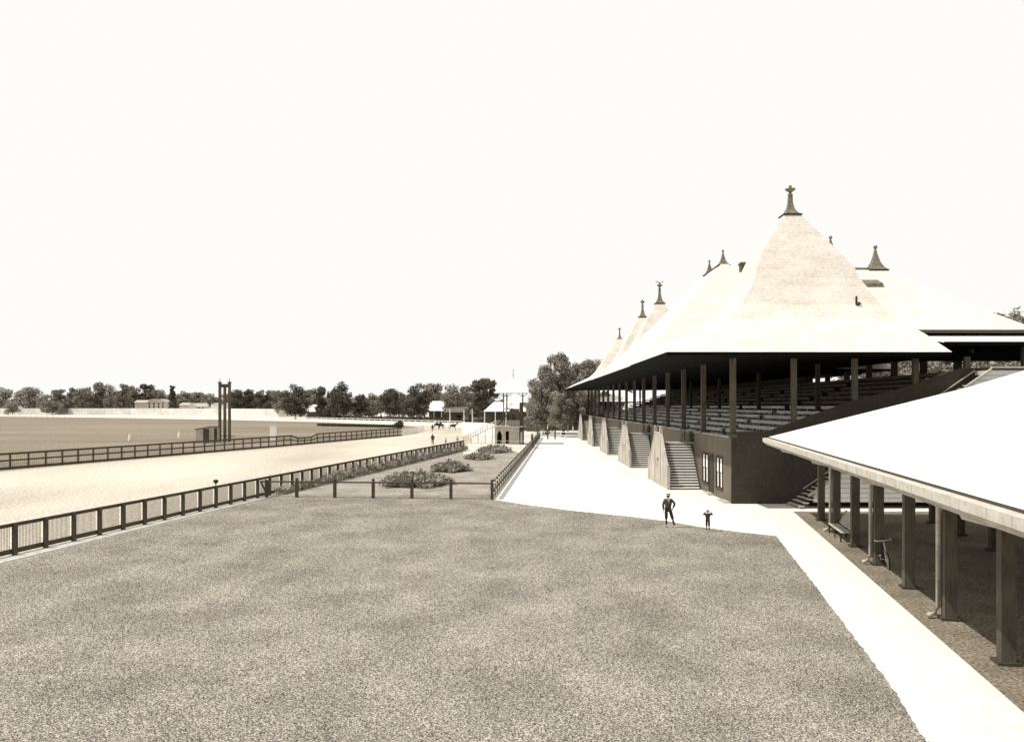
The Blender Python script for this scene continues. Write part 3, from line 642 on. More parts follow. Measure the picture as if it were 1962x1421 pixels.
    m = MB(); m.lathe(hd+Vector((0,.012,-.02))*k, [(.07*k,0),(.088*k,.05*k),(.09*k,.1*k),(.07*k,.145*k),(.02*k,.16*k)], 12); m.build('hair', M_hair, t, org=Z0, smooth=True)
    # coat
    nn = ['pelvis','waist','chest','neckb','ls','le','lw','rs','re','rw']; ii = {n: i for i, n in enumerate(nn)}
    VV = [J[n] for n in nn]; VV[0] = J['pelvis']+Vector((0,0,-.04*k)); VV[6] = J['le']+(J['lw']-J['le'])*.9; VV[9] = J['re']+(J['rw']-J['re'])*.9
    rr = [(.18,.13),(.16,.12),(.185,.125),.08,.08,.062,.05,.08,.062,.05]; rr = [tuple(x*k for x in r_) if isinstance(r_, tuple) else r_*k for r_ in rr]
    skin('coat', VV, [(ii[a],ii[b]) for a, b in (('pelvis','waist'),('waist','chest'),('chest','neckb'),('chest','ls'),('ls','le'),('le','lw'),('chest','rs'),('rs','re'),('re','rw'))], rr, coat or M_cloth2, t)
    if shirt:
        m = MB(); c = J['chest']; m.add([c+Vector(p)*k for p in ((-.05,-.13,.13),(.05,-.13,.13),(.0,-.15,-.06),(-.03,-.09,.19),(.03,-.09,.19))], [(0,2,1),(0,1,4,3)]); m.build('shirt', M_clothl, t, org=Z0)
        m = MB(); m.add([c+Vector(p)*k for p in ((-.015,-.145,.13),(.015,-.145,.13),(.0,-.165,-.06))], [(0,2,1)]); m.build('necktie', M_hair, t, org=Z0)
    # trousers
    nn = ['pelvis','lh','lk','la','rh','rk','ra']; ii = {n: i for i, n in enumerate(nn)}; VV = [J[n] for n in nn]
    fr = .25 if knick else .93
    VV[3] = J['lk']+(J['la']-J['lk'])*fr; VV[6] = J['rk']+(J['ra']-J['rk'])*fr
    rr = [(.14,.11),.095,.085 if knick else .07,.06,.095,.085 if knick else .07,.06]; rr = [tuple(x*k for x in r_) if isinstance(r_, tuple) else r_*k for r_ in rr]
    skin('trousers', VV, [(0,1),(1,2),(2,3),(0,4),(4,5),(5,6)], rr, trou or M_cloth, t)
    if knick:
        for s_ in ('l','r'):
            kn, an = J[s_+'k'], J[s_+'a']; skin('stocking', [kn+(an-kn)*.2, kn+(an-kn)*.5, an+Vector((0,0,.02))], [(0,1),(1,2)], [.05*k,.054*k,.042*k], M_cloth, t)
    for s_ in ('l','r'):
        an, tn = J[s_+'a'], J[s_+'t']; skin('shoe', [an+Vector((0,.03,-.03))*k, an+Vector((0,-.02,-.04))*k, tn+Vector((0,0,.01))*k], [(0,1),(1,2)], [.045*k,.048*k,.035*k], shoe or M_cloth, t)
    cr = J['crown']
    if hat == 'boater':
        m = MB(); m.lathe(cr+Vector((0,0,-.02))*k, [(.15*k,0),(.15*k,.012*k)], 16); m.lathe(cr+Vector((0,0,-.008))*k, [(.093*k,0),(.093*k,.09*k)], 16); ht = m.build('hat', M_straw, t, org=Z0)
        m = MB(); m.lathe(cr+Vector((0,0,.006))*k, [(.096*k,0),(.096*k,.045*k)], 16); m.build('hat_band', M_hair, ht, org=Z0)
    elif hat == 'cap':
        m = MB(); m.lathe(cr+Vector((0,0,-.02))*k, [(.1*k,0),(.115*k,.03*k),(.1*k,.07*k),(.02*k,.09*k)], 12); m.box(cr.x-.06*k,cr.x+.06*k,cr.y-.17*k,cr.y-.05*k,cr.z-.01*k,cr.z+.005*k); m.build('cap', M_straw if coat is None else M_cloth, t, org=Z0, smooth=True)
    return t
man = dict(ls=(.18,0,1.39), le=(.36,.06,1.2), lw=(.24,-.02,.98), rs=(-.18,0,1.39), re=(-.25,.03,1.13), rw=(-.24,-.05,.88),
    lh=(.09,0,.91), lk=(.2,-.06,.5), la=(.32,-.02,.09), lt=(.38,-.17,.04), rh=(-.09,0,.91), rk=(-.1,-.02,.5), ra=(-.08,.02,.09), rt=(-.14,-.13,.04))
c = G(1282,1010.5); c.x -= .05
person(c, R(3), 'man in dark suit and banded straw boater, one hand on hip, at lawn edge', H=1.79, pose=man, knick=True, shirt=True, coat=M_cloth2, shoe=M_shoe)
boy = dict(ls=(.17,0,1.38), le=(.36,-.12,1.36), lw=(.17,-.16,1.56), rs=(-.17,0,1.38), re=(-.36,-.12,1.36), rw=(-.17,-.16,1.56), lk=(.1,-.02,.5), la=(.12,.02,.09), rk=(-.09,-.02,.5), ra=(-.08,.02,.09))
person(G(1356,1018.5), R(-5), 'small boy on lawn edge with both hands raised to his face, right of the man', H=1.12, pose=boy, knick=True, hat='boater', shoe=M_shoe, coat=M_cloth2)
person(G(829,852.5), R(200), 'man in dark suit and pale hat standing on track side of the picket fence', H=1.85, coat=M_cloth, fingers=False)
person(G(854,851), R(170), 'small figure in pale shirt beyond the picket fence, left of two', 'person', H=1.15, coat=M_clothl, hat='cap', fingers=False)
person(G(876.5,848), R(190), 'small figure with dark trousers beyond far end of picket fence, right of two', 'person', H=1.2, coat=M_clothl, hat='cap', fingers=False)
person(G(900,828.5), R(90), 'dark clothed person before the white board fence, the left one of two', H=1.6, coat=M_cloth, hat=None, fingers=False)
person(G(922.5,826), R(90), 'dark clothed person before the white board fence, the right one nearer the tower', H=1.6, coat=M_cloth, hat='boater', fingers=False)
person(G(828.5,826.5), R(180), 'dark clothed person on foot just left of the horses on the track', H=1.75, coat=M_cloth, hat='boater', fingers=False)
def horse(loc, rz, label, step=0):
    t = thing('horse', loc, label, 'horse', 'saddle horses on the track', rz, world=False)
    V = [(-.75,0,1.25),(-.55,0,1.3),(-.1,0,1.2),(.35,0,1.22),(.6,0,1.35),(.85,0,1.62),(1.0,0,1.85),(1.2,0,1.75),(1.42,0,1.5)]
    Rd = [(.16,.16),(.26,.27),(.27,.29),(.25,.3),(.17,.22),(.1,.16),(.09,.12),(.085,.11),(.05,.06)]
    Ed = [(i,i+1) for i in range(8)]
    for sx, y in ((-1,.14),(1,-.14)):
        f_ = .15*(1 if (sx+step) else -1)
        k = len(V); V += [(.42,y,.95),(.45+f_,y,.55),(.4+f_*1.2,y,.25),(.46+f_*1.4,y,.04)]; Rd += [.12,.055,.04,.05]; Ed += [(3,k),(k,k+1),(k+1,k+2),(k+2,k+3)]
        k = len(V); V += [(-.62,y,1.0),(-.45-f_,y,.78),(-.78-f_,y,.5),(-.7-f_,y,.22),(-.64-f_,y,.04)]; Rd += [.15,.09,.05,.035,.05]; Ed += [(1,k),(k,k+1),(k+1,k+2),(k+2,k+3),(k+3,k+4)]
    skin('body', V, Ed, Rd, M_hide, t, root=2)
    skin('tail', [(-.88,0,1.3),(-1.05,0,1.1),(-1.08,0,.6)], [(0,1),(1,2)], [.04,.06,.02], M_hair, t)
    m = MB()
    for y in (-.05,.05): m.add([(.98,y-.02,1.92),(1.03,y-.02,1.9),(1.0,y+.02,1.9),(.99,y,2.05)], [(0,1,3),(1,2,3),(2,0,3),(0,2,1)])
    m.build('ears', M_hide, t, org=Z0); m = MB(); m.box(-.25,.2,-.2,.2,1.46,1.53); m.build('saddle', M_iron, t, org=Z0)
    return t
ride = dict(pelvis=(0,0,.93), lh=(.1,0,.9), lk=(.3,-.32,.72), la=(.33,-.15,.35), lt=(.33,-.28,.32), rh=(-.1,0,.9), rk=(-.3,-.32,.72), ra=(-.33,-.15,.35), rt=(-.33,-.28,.32), le=(.22,-.1,1.15), lw=(.08,-.32,1.1), re=(-.22,-.1,1.15), rw=(-.08,-.32,1.1))
for k, (x, y, rz, hl, rl) in enumerate(((837, 822, R(20), 'dark saddle horse walking right, leftmost of three horses on the track', 'rider in pale shirt on the leftmost horse on the track'),
        (844.5, 823, R(-160), 'dark saddle horse facing left, middle of three horses on the track', 'rider in dark coat on the middle horse on the track'),
        (868, 824.5, R(8), 'dark saddle horse walking right, nearest to the white board fence', 'rider in pale shirt on the horse nearest the white board fence'))):
    c = G(x, y); horse(c, rz, hl, k); person(c+Vector((0,0,.62)), rz+R(90), rl, H=1.7, pose=ride, coat=M_clothl if k != 1 else M_cloth, hat='cap', fingers=False, group='riders on the track')

# ================================================================== INFIELD THINGS
c = Vector(((431-VX)*148/F, 148, 0)); t = thing('signal_frame', c, 'tall dark timber frame of three posts with a crossbeam, beyond the far track fence', 'frame')
s_ = 148/F
for x in (421.3, 430.8, 439.8):
    m = MB(); X = (x-VX)*s_; zt = HC+(HY-733)*s_ if x != 430.8 else HC+(HY-742)*s_; m.box(X-.2,X+.2,148-.2,148+.2,0,zt)
    if x != 430.8: m.box(X-.32,X+.32,147.7,148.3,zt,zt+.14); m.lathe((X,148,zt+.14), [(.06,0),(.04,.2),(.1,.3),(.03,.42),(.01,.75)], 8)
    m.build('post', M_col, t)
m = MB(); X0, X1 = (423-VX)*s_, (438.5-VX)*s_; m.box(X0,X1,147.86,148.14,HC+(HY-742)*s_,HC+(HY-735.5)*s_); m.build('crossbeam', M_dark, t)
m = MB(); m.box((437-VX)*s_,(450-VX)*s_,148,148.1,.9,1.0); m.box(X0,X1,147.8,148.2,1.0,1.1); m.build('lower_bar', M_dark, t)
def hut(px0, px1, py, Y, label):
    s = Y/F; x0, x1 = (px0-VX)*s, (px1-VX)*s; z = HC+(HY-py)*s; w_ = x1-x0
    t = thing('small_shed', ((x0+x1)/2, Y, 0), label, 'shed', 'two small sheds by the signal frame'); m = MB()
    m.prism([(x0,Y,0),(x1,Y,0),(x1,Y,z),(x0,Y,z-.35)], (0,w_*1.0,0)); m.build('wall', M_panel, t)
    m = MB(); m.box(x0+w_*.55,x1-.02,Y-.02,Y-.004,.1,z-.25); m.build('doorway', M_dark, t)
    m = MB(); m.prism([(x0-.15,Y-.2,z-.4),(x1+.1,Y-.2,z+.02),(x1+.1,Y-.2,z+.12),(x0-.15,Y-.2,z-.3)], (0,w_+.4,0)); m.build('roof', M_dark, t)
hut(375,401,818,142,'small pale shed with dark doorway, left of the two beside the signal frame')
hut(402.5,416,817.5,146,'narrow small shed partly dark, between the larger small shed and the signal frame')
Y = 146; s = Y/F; m = MB(); m.box((517-VX)*s,(529-VX)*s,Y,Y+.35,0,HC+(HY-813)*s); t = thing('notice_board', ((523-VX)*s,Y,0), 'plain tall white board standing in the infield right of the signal frame', 'board'); m.build('board', M_white, t)
m = MB(); m.box((516-VX)*s,(530-VX)*s,Y-.06,Y+.4,HC+(HY-813)*s,HC+(HY-812)*s); m.build('cap', M_cream, t)
for x, y, lb in ((248,852,'small white marker stone behind far fence, the left one of two'),(343,846,'small white marker stone behind far fence, the right one nearer the sheds')):
    c = G(x,y); c = Vector((c.x*1.12, c.y*1.12, 0)); m = MB(); m.lathe(c, [(.28,0),(.26,.5),(.15,1.0),(.14,1.15),(.05,1.2)], 8); tag(m.build('marker_stone', M_white, org=c), lb, 'marker')

# ================================================================== FOLIAGE
def leafcloud(centres, radii, n, size, rng, zsq=.8, up=.35, surf=.5):
    """n leaf quads scattered in overlapping clumps"""
    centres = np.array(centres); radii = np.array(radii); p = radii**2; p = p/p.sum()
    idx = rng.choice(len(centres), n, p=p); d = rng.normal(size=(n,3)); d /= np.linalg.norm(d, axis=1)[:,None]
    r = (surf+(1-surf)*rng.random(n)**.5)*radii[idx]*(1+.12*rng.normal(size=n)); pos = centres[idx]+d*r[:,None]*np.array([1,1,zsq])
    nn = d+rng.normal(size=(n,3))*.7+np.array([0,0,up]); nn /= np.linalg.norm(nn, axis=1)[:,None]
    t = np.cross(nn, rng.normal(size=(n,3))); t /= np.linalg.norm(t, axis=1)[:,None]; b = np.cross(nn, t)
    s = size*rng.uniform(.5, 1.3, n)[:,None]
    V = np.stack([pos-t*s*.5, pos-b*s*.32+nn*s*.08, pos+t*s*.6, pos+b*s*.32+nn*s*.08], 1)
    return V.reshape(-1,3)
def quadmesh(name, V, m):
    n = len(V)//4; me = bpy.data.meshes.new(name); me.vertices.add(n*4); me.vertices.foreach_set('co', V.ravel().astype(np.float32))
    me.loops.add(n*4); me.loops.foreach_set('vertex_index', np.arange(n*4, dtype=np.int32)); me.polygons.add(n); me.polygons.foreach_set('loop_start', np.arange(0, n*4, 4, dtype=np.int32))
    me.update(); me.materials.append(m); return me
def crown_pts(kind, rng):
    cs, rs = [], []
    if kind == 'round':
        for k in range(44):
            t = rng.uniform(0, 2*np.pi); h = rng.uniform(0,1); w_ = math.sin(math.pi*(.16+.76*h))**.6
            rr = .38*w_*rng.uniform(.3,1); cs.append((rr*math.cos(t), rr*math.sin(t), .2+.68*h)); rs.append(rng.uniform(.09,.17))
    elif kind == 'elm':
        for k in range(40):
            t = rng.uniform(0, 2*np.pi); h = rng.uniform(0,1); rr = (.2+.24*h)*rng.uniform(.3,1) if h < .75 else .32*rng.uniform(.1,1)
            cs.append((rr*math.cos(t), rr*math.sin(t), .22+.66*h)); rs.append(rng.uniform(.07,.14))
    elif kind == 'ragged':
        for k in range(54):
            t = rng.uniform(0, 2*np.pi); h = rng.uniform(0,1); rr = .38*(1-.55*h)*rng.uniform(.2,1.1)
            cs.append((rr*math.cos(t), rr*math.sin(t), .16+.8*h)); rs.append(rng.uniform(.05,.12))
    elif kind == 'poplar':
        for k in range(26):
            t = rng.uniform(0, 2*np.pi); h = k/25; rr = .07*rng.uniform(0,1); cs.append((rr*math.cos(t), rr*math.sin(t), .13+.82*h)); rs.append(rng.uniform(.09,.12)*(1.15-.75*h))
    elif kind == 'bush':
        for k in range(16):
            t = rng.uniform(0, 2*np.pi); rr = .45*rng.uniform(.1,1); cs.append((rr*math.cos(t), rr*math.sin(t), rng.uniform(.15,.75-.4*rr))); rs.append(rng.uniform(.14,.24))
    return cs, rs
PROTO = {}
def proto(kind, shade, var, hi=False):
    key = (kind, shade, var, hi)
    if key not in PROTO:
        rng = np.random.default_rng(100+var*7+len(kind)+(50 if hi else 0)); cs, rs = crown_pts(kind, rng)
        V = leafcloud(cs, rs, 11000 if hi else 4200, .034 if hi else .058, rng, surf=.35)
        cm = quadmesh('crown', V, {'d': M_leaf, 'm': M_leafm, 'l': M_leafl}[shade])
        mb = MB(); zt = .42 if kind != 'bush' else .3
        mb.tube([(0,0,-.01),(.004,0,.12),(-.004,.004,.28),(0,0,zt+.1)], [.028,.02,.017,.008], 8)
        for c in cs[:12]: mb.tube([(0,0,min(zt, max(.14, c[2]*.55))), (c[0]*.45, c[1]*.45, (c[2]+zt*.7)*.5+.02), c], [.011,.007,.003], 5)
        tm = mb.build('trunk', M_trunk, None, org=Z0); tme = tm.data; bpy.data.objects.remove(tm)
        PROTO[key] = (cm, tme)
    return PROTO[key]
def tree(px, ytop, base_Y, wpx, kind, shade, label, var=0, hi=False, group='trees round the racecourse', name='leafy_tree', white=False, cat='tree', zbase=0):
    s = base_Y/F; h = HC+(HY-ytop)*s-zbase; X = (px-VX)*s; cw = {'round':.9,'elm':.85,'ragged':.72,'poplar':.36,'bush':1.15}[kind]
    sx = (wpx*s)/(cw)*1.12
    t = thing(name, (X, base_Y, zbase), label, cat, group, rz=random.uniform(0, 6.28), world=False)
    cm, tm = proto(kind, shade, var, hi)
    h_ = h/.98 if kind != 'bush' else h/.85
    for nm, me in (('trunk', tm), ('crown', cm)):
        o = bpy.data.objects.new(nm, me); COL.objects.link(o); o.parent = t; o.scale = (sx, sx, h_)
    return t
# the row at the far left, beyond the long white board fence
row = [ # px, top, Y, width, kind, shade, label
 (8,741,600,56,'round','l','hazy pale tree at the very left edge of the photo'),  # pale leaf colour stands in for distance haze on the leftmost trees
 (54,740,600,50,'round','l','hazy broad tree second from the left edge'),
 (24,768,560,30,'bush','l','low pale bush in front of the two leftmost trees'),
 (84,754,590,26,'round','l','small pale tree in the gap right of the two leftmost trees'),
 (112,748,570,44,'ragged','m','dark ragged tree at left end of the long board fence'),
 (100,766,550,40,'bush','m','low bush spilling over left end of the long board fence'),
 (136,741,600,26,'elm','m','slim tree starting the long wooded row at left'),
 (160,742,590,36,'round','m','broad tree second in the long wooded row at left'),
 (187,730,600,46,'elm','m','tallest tree of the long wooded row at left'),
 (214,738,590,36,'round','m','rounded tree right of the tallest tree in the left row'),
 (238,738,600,30,'ragged','m','ragged tree left of the white two-storey house'),
 (250,737,640,34,'elm','m','tree behind left corner of the white two-storey house'),
 (276,734,640,44,'elm','d','dark spreading tree above the white two-storey house'),
 (300,745,640,36,'round','m','tree right behind the white two-storey house roof'),
 (331,738,580,19,'poplar','d','narrow dark pointed tree right of the white two-storey house'),
 (352,748,640,34,'round','m','tree left above the low cottage'),
 (376,749,640,32,'elm','m','tree right above the low cottage'),
 (402,753,620,34,'round','m','tree just left of the signal frame'),
 (418,760,620,26,'round','m','small tree seen behind the signal frame posts'),
 (455,745,560,36,'round','d','tree just right of the signal frame'),
 (478,744,570,34,'elm','d','second tree right of the signal frame'),
 (500,746,560,34,'round','d','third tree right of the signal frame'),
 (522,745,560,30,'elm','m','tree left of the barn, behind its small neighbour'),
 (514,768,540,26,'bush','d','low dark bush at left of the barn'),
 (540,750,540,34,'round','d','tree standing behind left end of the barn'),
]
for i, px in enumerate((150,172,200,226,262,288,316,340,365,390,440,466,490,512,530)):
    tree(px, 752+(i*5 % 7), 680, 44, ('round','elm')[i % 2], 'm', 'farthest low tree in the row behind the white houses and long board fence', var=i % 3, group='farthest row of trees')
for i, (px, yt, Y, w_, k, sh_, lb) in enumerate(row): tree(px, yt, Y, w_, k, sh_, lb, var=i % 3, name='poplar_tree' if k == 'poplar' else ('bush' if k == 'bush' else 'leafy_tree'), cat='bush' if k == 'bush' else 'tree')
mid = [
 (566,735,383,56,'round','d','large dark tree in front of the barn gable'),
 (592,744,470,34,'elm','m','paler tree behind right side of the large dark tree by the barn'),
 (617,738,400,38,'elm','d','dark tree over right end of the barn roof'),
 (653,730,380,50,'round','d','tall dense domed tree right of the barn'),
 (640,770,395,50,'bush','d','dark shrubs under the tall dense domed tree'),
 (690,757,380,42,'ragged','d','lower dark tree right of the tall domed tree'),
 (712,752,400,36,'round','m','tree between the lower dark tree and the round tree above the hedge end'),
 (748,743,365,48,'round','d','round-headed dark tree above the left of the hedge end'),
 (772,752,400,36,'elm','m','paler tree behind the two round-headed dark trees'),
 (799,733,345,52,'round','d','tall rounded tree above the hedge end'),
 (828,731,380,44,'elm','m','tall tree behind the white roof left of the tower'),
 (866,736,320,50,'round','m','broad tree between the white roof and the tallest tree'),
 (893,738,330,40,'elm','m','tree joining the left side of the tallest tree near the tower'),
 (928,721,292,56,'elm','d','tallest dark tree left of the viewing tower'),
 (905,770,300,44,'ragged','m','low leafy tree under the tallest tree left of the tower'),
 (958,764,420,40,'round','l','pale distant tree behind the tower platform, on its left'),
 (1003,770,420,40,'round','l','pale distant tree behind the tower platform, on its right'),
]
back = [(x, y) for x, y in ((548,752),(580,750),(606,753),(632,752),(668,760),(684,764),(706,760),(730,757),(764,755),(786,751),(814,750),(846,748),(878,752),(908,752),(940,757))]
for i, (px, yt) in enumerate(back):
    tree(px, yt, 470-i*3, 46, ('round','elm','bush')[i % 3], 'm', 'mid-toned tree in the closed row behind the large trees between barn and viewing tower', var=i % 3, group='back row of trees')
for i, (px, yt, Y, w_, k, sh_, lb) in enumerate(mid): tree(px, yt, Y, w_, k, sh_, lb, var=i % 3, name='bush' if k == 'bush' else 'leafy_tree', cat='bush' if k == 'bush' else 'tree')
grove = [
 (1080,682,180,74,'ragged','m','tall ragged tree at the middle of the grove left of the grandstand'),
 (1046,703,176,62,'ragged','m','leaning ragged tree at left shoulder of the grove'),
 (1112,686,196,70,'elm','m','tall tree behind the grove next to the grandstand eave'),
 (1150,683,205,66,'round','m','tree of the grove rising behind the grandstand far roof tip'),
 (1030,748,182,52,'round','m','low rounded tree at left end of the grove beside the tower'),
 (1078,745,170,66,'elm','l','pale lower tree in front of the grove'),
 (1125,740,178,50,'round','l','pale tree before the small far pavilion'),
 (1058,762,200,50,'round','m','low tree filling the grove behind the pale gate post'),
 (1134,697,186,74,'ragged','m','ragged tree of the grove hiding behind the grandstand eave tip'),
 (1052,722,190,80,'elm','m','broad darker tree deep in the middle of the grove'),
 (1180,690,215,60,'elm','m','tree behind the far end tower of the grandstand'),
]
for i, (px, yt, Y, w_, k, sh_, lb) in enumerate(grove): tree(px, yt, Y, w_, k, sh_, lb, var=10+i % 3, hi=True)
for i, (X, Y, h, w_, lb) in enumerate(((46.5,87,14,11,'tree seen past the right edge of the open stand, beneath the canopy'),(47,80,15.6,12,'tree rising past the right edge above the grandstand wing roof'),(44,62,13,11,'tree behind the canopy, seen through the right of the open stand'),(46,95,14,13,'tree seen through the open back of the stand left of the canopy posts'),(47,112,14,13,'tree seen through the open back of the stand, farthest left'),(50,70,14,12,'tree behind the landing of the outside stairs'),(40,66,10.5,8,'smaller tree close behind the open back of the stand'),(40,84,11,9,'second smaller tree close behind the open back of the stand'))):
    tree(VX+X*F/Y, HY-(h-HC)*F/Y, Y, w_*F/Y, 'round', 'm', lb, var=10+i % 3, hi=True)
# pale slim trunks in front of the long shed
k = 0
for px, yb, yt in ((1018,822,782),(1030,820,784),(1041,830,780),(1050,826,776),(1067,820,784),(1088,824,778),(1098,822,784),(1106,820,780),(862,812,786),(889,812,788),(905,813,786)):
    c = G(px, yb+3); s = c.y/F; m = MB(); h = (yb-yt)*s+1; m.tube([c, c+Vector((.03,0,h*.5)), c+Vector((-.05,0,h))], [.2,.16,.12], 8)
    k += 1; o = m.build('shade_post', M_trunkw, org=c)
    tag(o, 'slim whitewashed trunk standing before the long dark stable under the trees', 'trunk', 'whitewashed trunks before the stable')
# rough undergrowth between the far rail and the trees
rng = np.random.default_rng(21); cs = []; rs = []
for px in np.arange(588, 884, 1.6):
    Yb = np.interp(px, (588,700,830,884), (412,352,318,308)); zt = rng.uniform(.5,1.9); cs.append(((px-VX)*Yb/F, Yb+rng.uniform(0,9), zt*.6)); rs.append(rng.uniform(.7,1.5))
V = leafcloud(cs, rs, 26000, .5, rng, surf=.3); V[:,2] = np.maximum(V[:,2], .02)
o = bpy.data.objects.new('undergrowth', quadmesh('undergrowth', V, M_hedge)); COL.objects.link(o); tag(o, 'rough dark undergrowth under the trees behind the far white rail', 'undergrowth', kind='stuff')
# hedge
rng = np.random.default_rng(3)
a, b = G(610,816), G(758,819); cs = [tuple(a+(b-a)*t+Vector((0,0,.45))) for t in np.linspace(0,1,60)]; V = leafcloud(cs, [.55]*60, 14000, .2, rng, surf=.3)
cs2 = [tuple(G(px,819)+Vector((0,0,z))) for px, z in ((760,.7),(764,1.0),(767,1.2),(767,.6),(763,.5))]
th = thing('hedge', a, 'long low clipped dark hedge in the infield ending in a taller rounded clump', 'hedge')
V = V-np.array(a); me = quadmesh('clipped_row', V, M_hedge); o = bpy.data.objects.new('clipped_row', me); COL.objects.link(o); o.parent = th
V = leafcloud(cs2, [.9,1.0,1.0,1.0,.8], 4000, .22, rng, surf=.2)-np.array(a); me = quadmesh('end_clump', V, M_hedge); o = bpy.data.objects.new('end_clump', me); COL.objects.link(o); o.parent = th
# flower beds
def bed(px0, px1, pyn, pyf, h, label, n, seed, shade=M_flower):
    a = G((px0+px1)/2, (pyn+pyf)/2); yn, yf = G(0,pyn).y, G(0,pyf).y; cx = (px0+px1)/2; cy = (yn+yf)/2; rx = (px1-px0)/2*cy/F; ry = abs(yf-yn)/2
    c = Vector(((cx-VX)*cy/F, cy, 0)); t = thing('flower_bed', c, label, 'flower bed', 'beds of broad-leaved plants in the garden', world=False); rng = np.random.default_rng(seed)
    m = MB(); m.lathe((0,0,0), [(.93,.01),(.85,.05),(.4,.07)], 24); o = m.build('soil', M_dark, t, org=Z0); o.scale = (rx, ry, 1)
    th_ = rng.uniform(0, 2*np.pi, n); r = np.sqrt(rng.random(n))*(1+.16*np.sin(th_*5+seed)+.08*np.sin(th_*11+2*seed)); x = r*np.cos(th_)*rx; y = r*np.sin(th_)*ry; hh = h*np.clip(1.1-.5*r**2,.3,2)*(1+.25*np.sin(x*3.1+seed)*np.sin(y*1.7))*rng.uniform(.5,1.35,n)
    ang = rng.uniform(0, 2*np.pi, n); out = rng.uniform(.1,.42,n); z0 = rng.uniform(.0,.6,n)*hh; w_ = rng.uniform(.06,.17,n)
    V = np.zeros((n,4,3)); dx, dy = np.cos(ang), np.sin(ang)
    V[:,0] = np.stack([x,y,z0],1); mid_ = np.stack([x+dx*out*.5,y+dy*out*.5,z0+(hh-z0)*.75],1); sd = np.stack([-dy*w_,dx*w_,np.zeros(n)],1)
    V[:,1] = mid_+sd; V[:,2] = np.stack([x+dx*out,y+dy*out,z0+(hh-z0)*rng.uniform(.75,1.05,n)],1); V[:,3] = mid_-sd
    me = quadmesh('foliage', V.reshape(-1,3), shade); o = bpy.data.objects.new('foliage', me); COL.objects.link(o); o.parent = t
bed(733,862,936,921,.78,'largest leafy flower bed, nearest to the cross rail on the lawn',1500,1)
bed(828,900,906,897,.7,'second leafy flower bed, behind the nearest one',1300,2)
bed(893,945,882,875,.55,'third small flower bed of pale leaves beside the pavement railing',900,3)
bed(918,980,869,861,.65,'farthest rounded flower bed before the thin garden fence',1300,4)
n = 5600; rng = np.random.default_rng(8); s = rng.uniform(35.5, Lf-.5, n)+0; clump = .5+.5*np.sin(s*2.3)*np.sin(s*.7+1); dist = rng.uniform(.25, .95, n); hh = rng.uniform(.3,1.25,n)*np.clip(clump+.1,.12,1)*np.clip((s-33)/14,.55,1.1)
base = np.array(fo_a)[None]+np.array(fo_d)[None]*s[:,None]+np.array(fo_n)[None]*dist[:,None]; ang = rng.uniform(0,6.28,n); o_ = rng.uniform(.05,.3,n); w_ = rng.uniform(.03,.09,n)
V = np.zeros((n,4,3)); dx, dy = np.cos(ang), np.sin(ang); z0 = hh*rng.uniform(0,.8,n)
V[:,0] = base+np.stack([0*dx,0*dx,z0],1); md_ = base+np.stack([dx*o_*.5,dy*o_*.5,z0+.12+.1*hh],1); sd = np.stack([-dy*w_,dx*w_,0*dx],1); V[:,1] = md_+sd; V[:,2] = base+np.stack([dx*o_,dy*o_,z0+.28],1); V[:,3] = md_-sd
me = quadmesh('border_plants', V.reshape(-1,3), M_flower); o = bpy.data.objects.new('border_plants', me); COL.objects.link(o); tag(o, 'border of leafy plants growing along the inside of the picket fence', 'plants', kind='stuff')
# shrubs by the far end of the pavement
cs = [tuple(G(1006+i*2.4, 826)+Vector((0,0,rng.uniform(.2,1.3)))) for i in range(12)]; V = leafcloud(cs, [.9]*12, 5000, .25, rng, surf=.2); c = G(1018,826)
me = quadmesh('shrub', V-np.array(c), M_flower); o = bpy.data.objects.new('shrub', me); COL.objects.link(o); o.location = c; tag(o, 'pale tangled shrub right of the viewing tower', 'shrub')

# ================================================================== VIEWING TOWER
YT = 137.8; s = YT/F
def X_(px, Y=YT): return (px-VX)*Y/F
def Z_(py, Y=YT): return HC+(HY-py)*Y/F
vt = thing('viewing_tower', (X_(972), YT, 0), 'two-storey timber viewing tower with flat white canopy, outside stair and railed decks', 'tower')
z1 = Z_(817)
m = MB(); m.box(X_(948),X_(995),YT,YT+4.5,0,z1-.1); m.build('lower_wall', M_panel, vt)
m = MB(); m.box(X_(947)-.1,X_(1000)+.1,YT-.3,YT+4.6,z1-.1,z1+.08); m.build('deck', M_light, vt)
for px, w_, pt in ((957,4.5,True),(972,3,False)):
    m = MB(); x = X_(px); r = w_*s; hgt = 1.9
    if pt: m.add([(x-r,YT-.02,.15),(x+r,YT-.02,.15),(x+r,YT-.02,hgt-.4),(x+r*.6,YT-.02,hgt),(x,YT-.02,hgt+.35),(x-r*.6,YT-.02,hgt),(x-r,YT-.02,hgt-.4)], [(0,1,2,3,4,5,6)])
    else: m.box(x-r,x+r,YT-.03,YT-.005,.15,hgt+.2)
    m.build('opening', M_black, vt)
m = MB(); m.box(X_(995),X_(1004),YT+.3,YT+4.4,0,2.75); m.build('side_bay', M_dark, vt)
m = MB(); x = X_(999); m.box(x-.15,x+.15,YT+.26,YT+.295,.2,2.0); m.build('side_opening', M_light, vt)
m = MB(); zz = z1+.08
for k in range(15): x = X_(948)+k*(X_(995)-X_(948))/14; m.box(x-.03,x+.03,YT-.25,YT-.19,zz,zz+.85)
for k in range(14): xa = X_(948)+k*(X_(995)-X_(948))/14; xb = xa+(X_(995)-X_(948))/14; m.bar((xa,YT-.22,zz+.1),(xb,YT-.22,zz+.8),.04); m.bar((xa,YT-.22,zz+.8),(xb,YT-.22,zz+.1),.04)
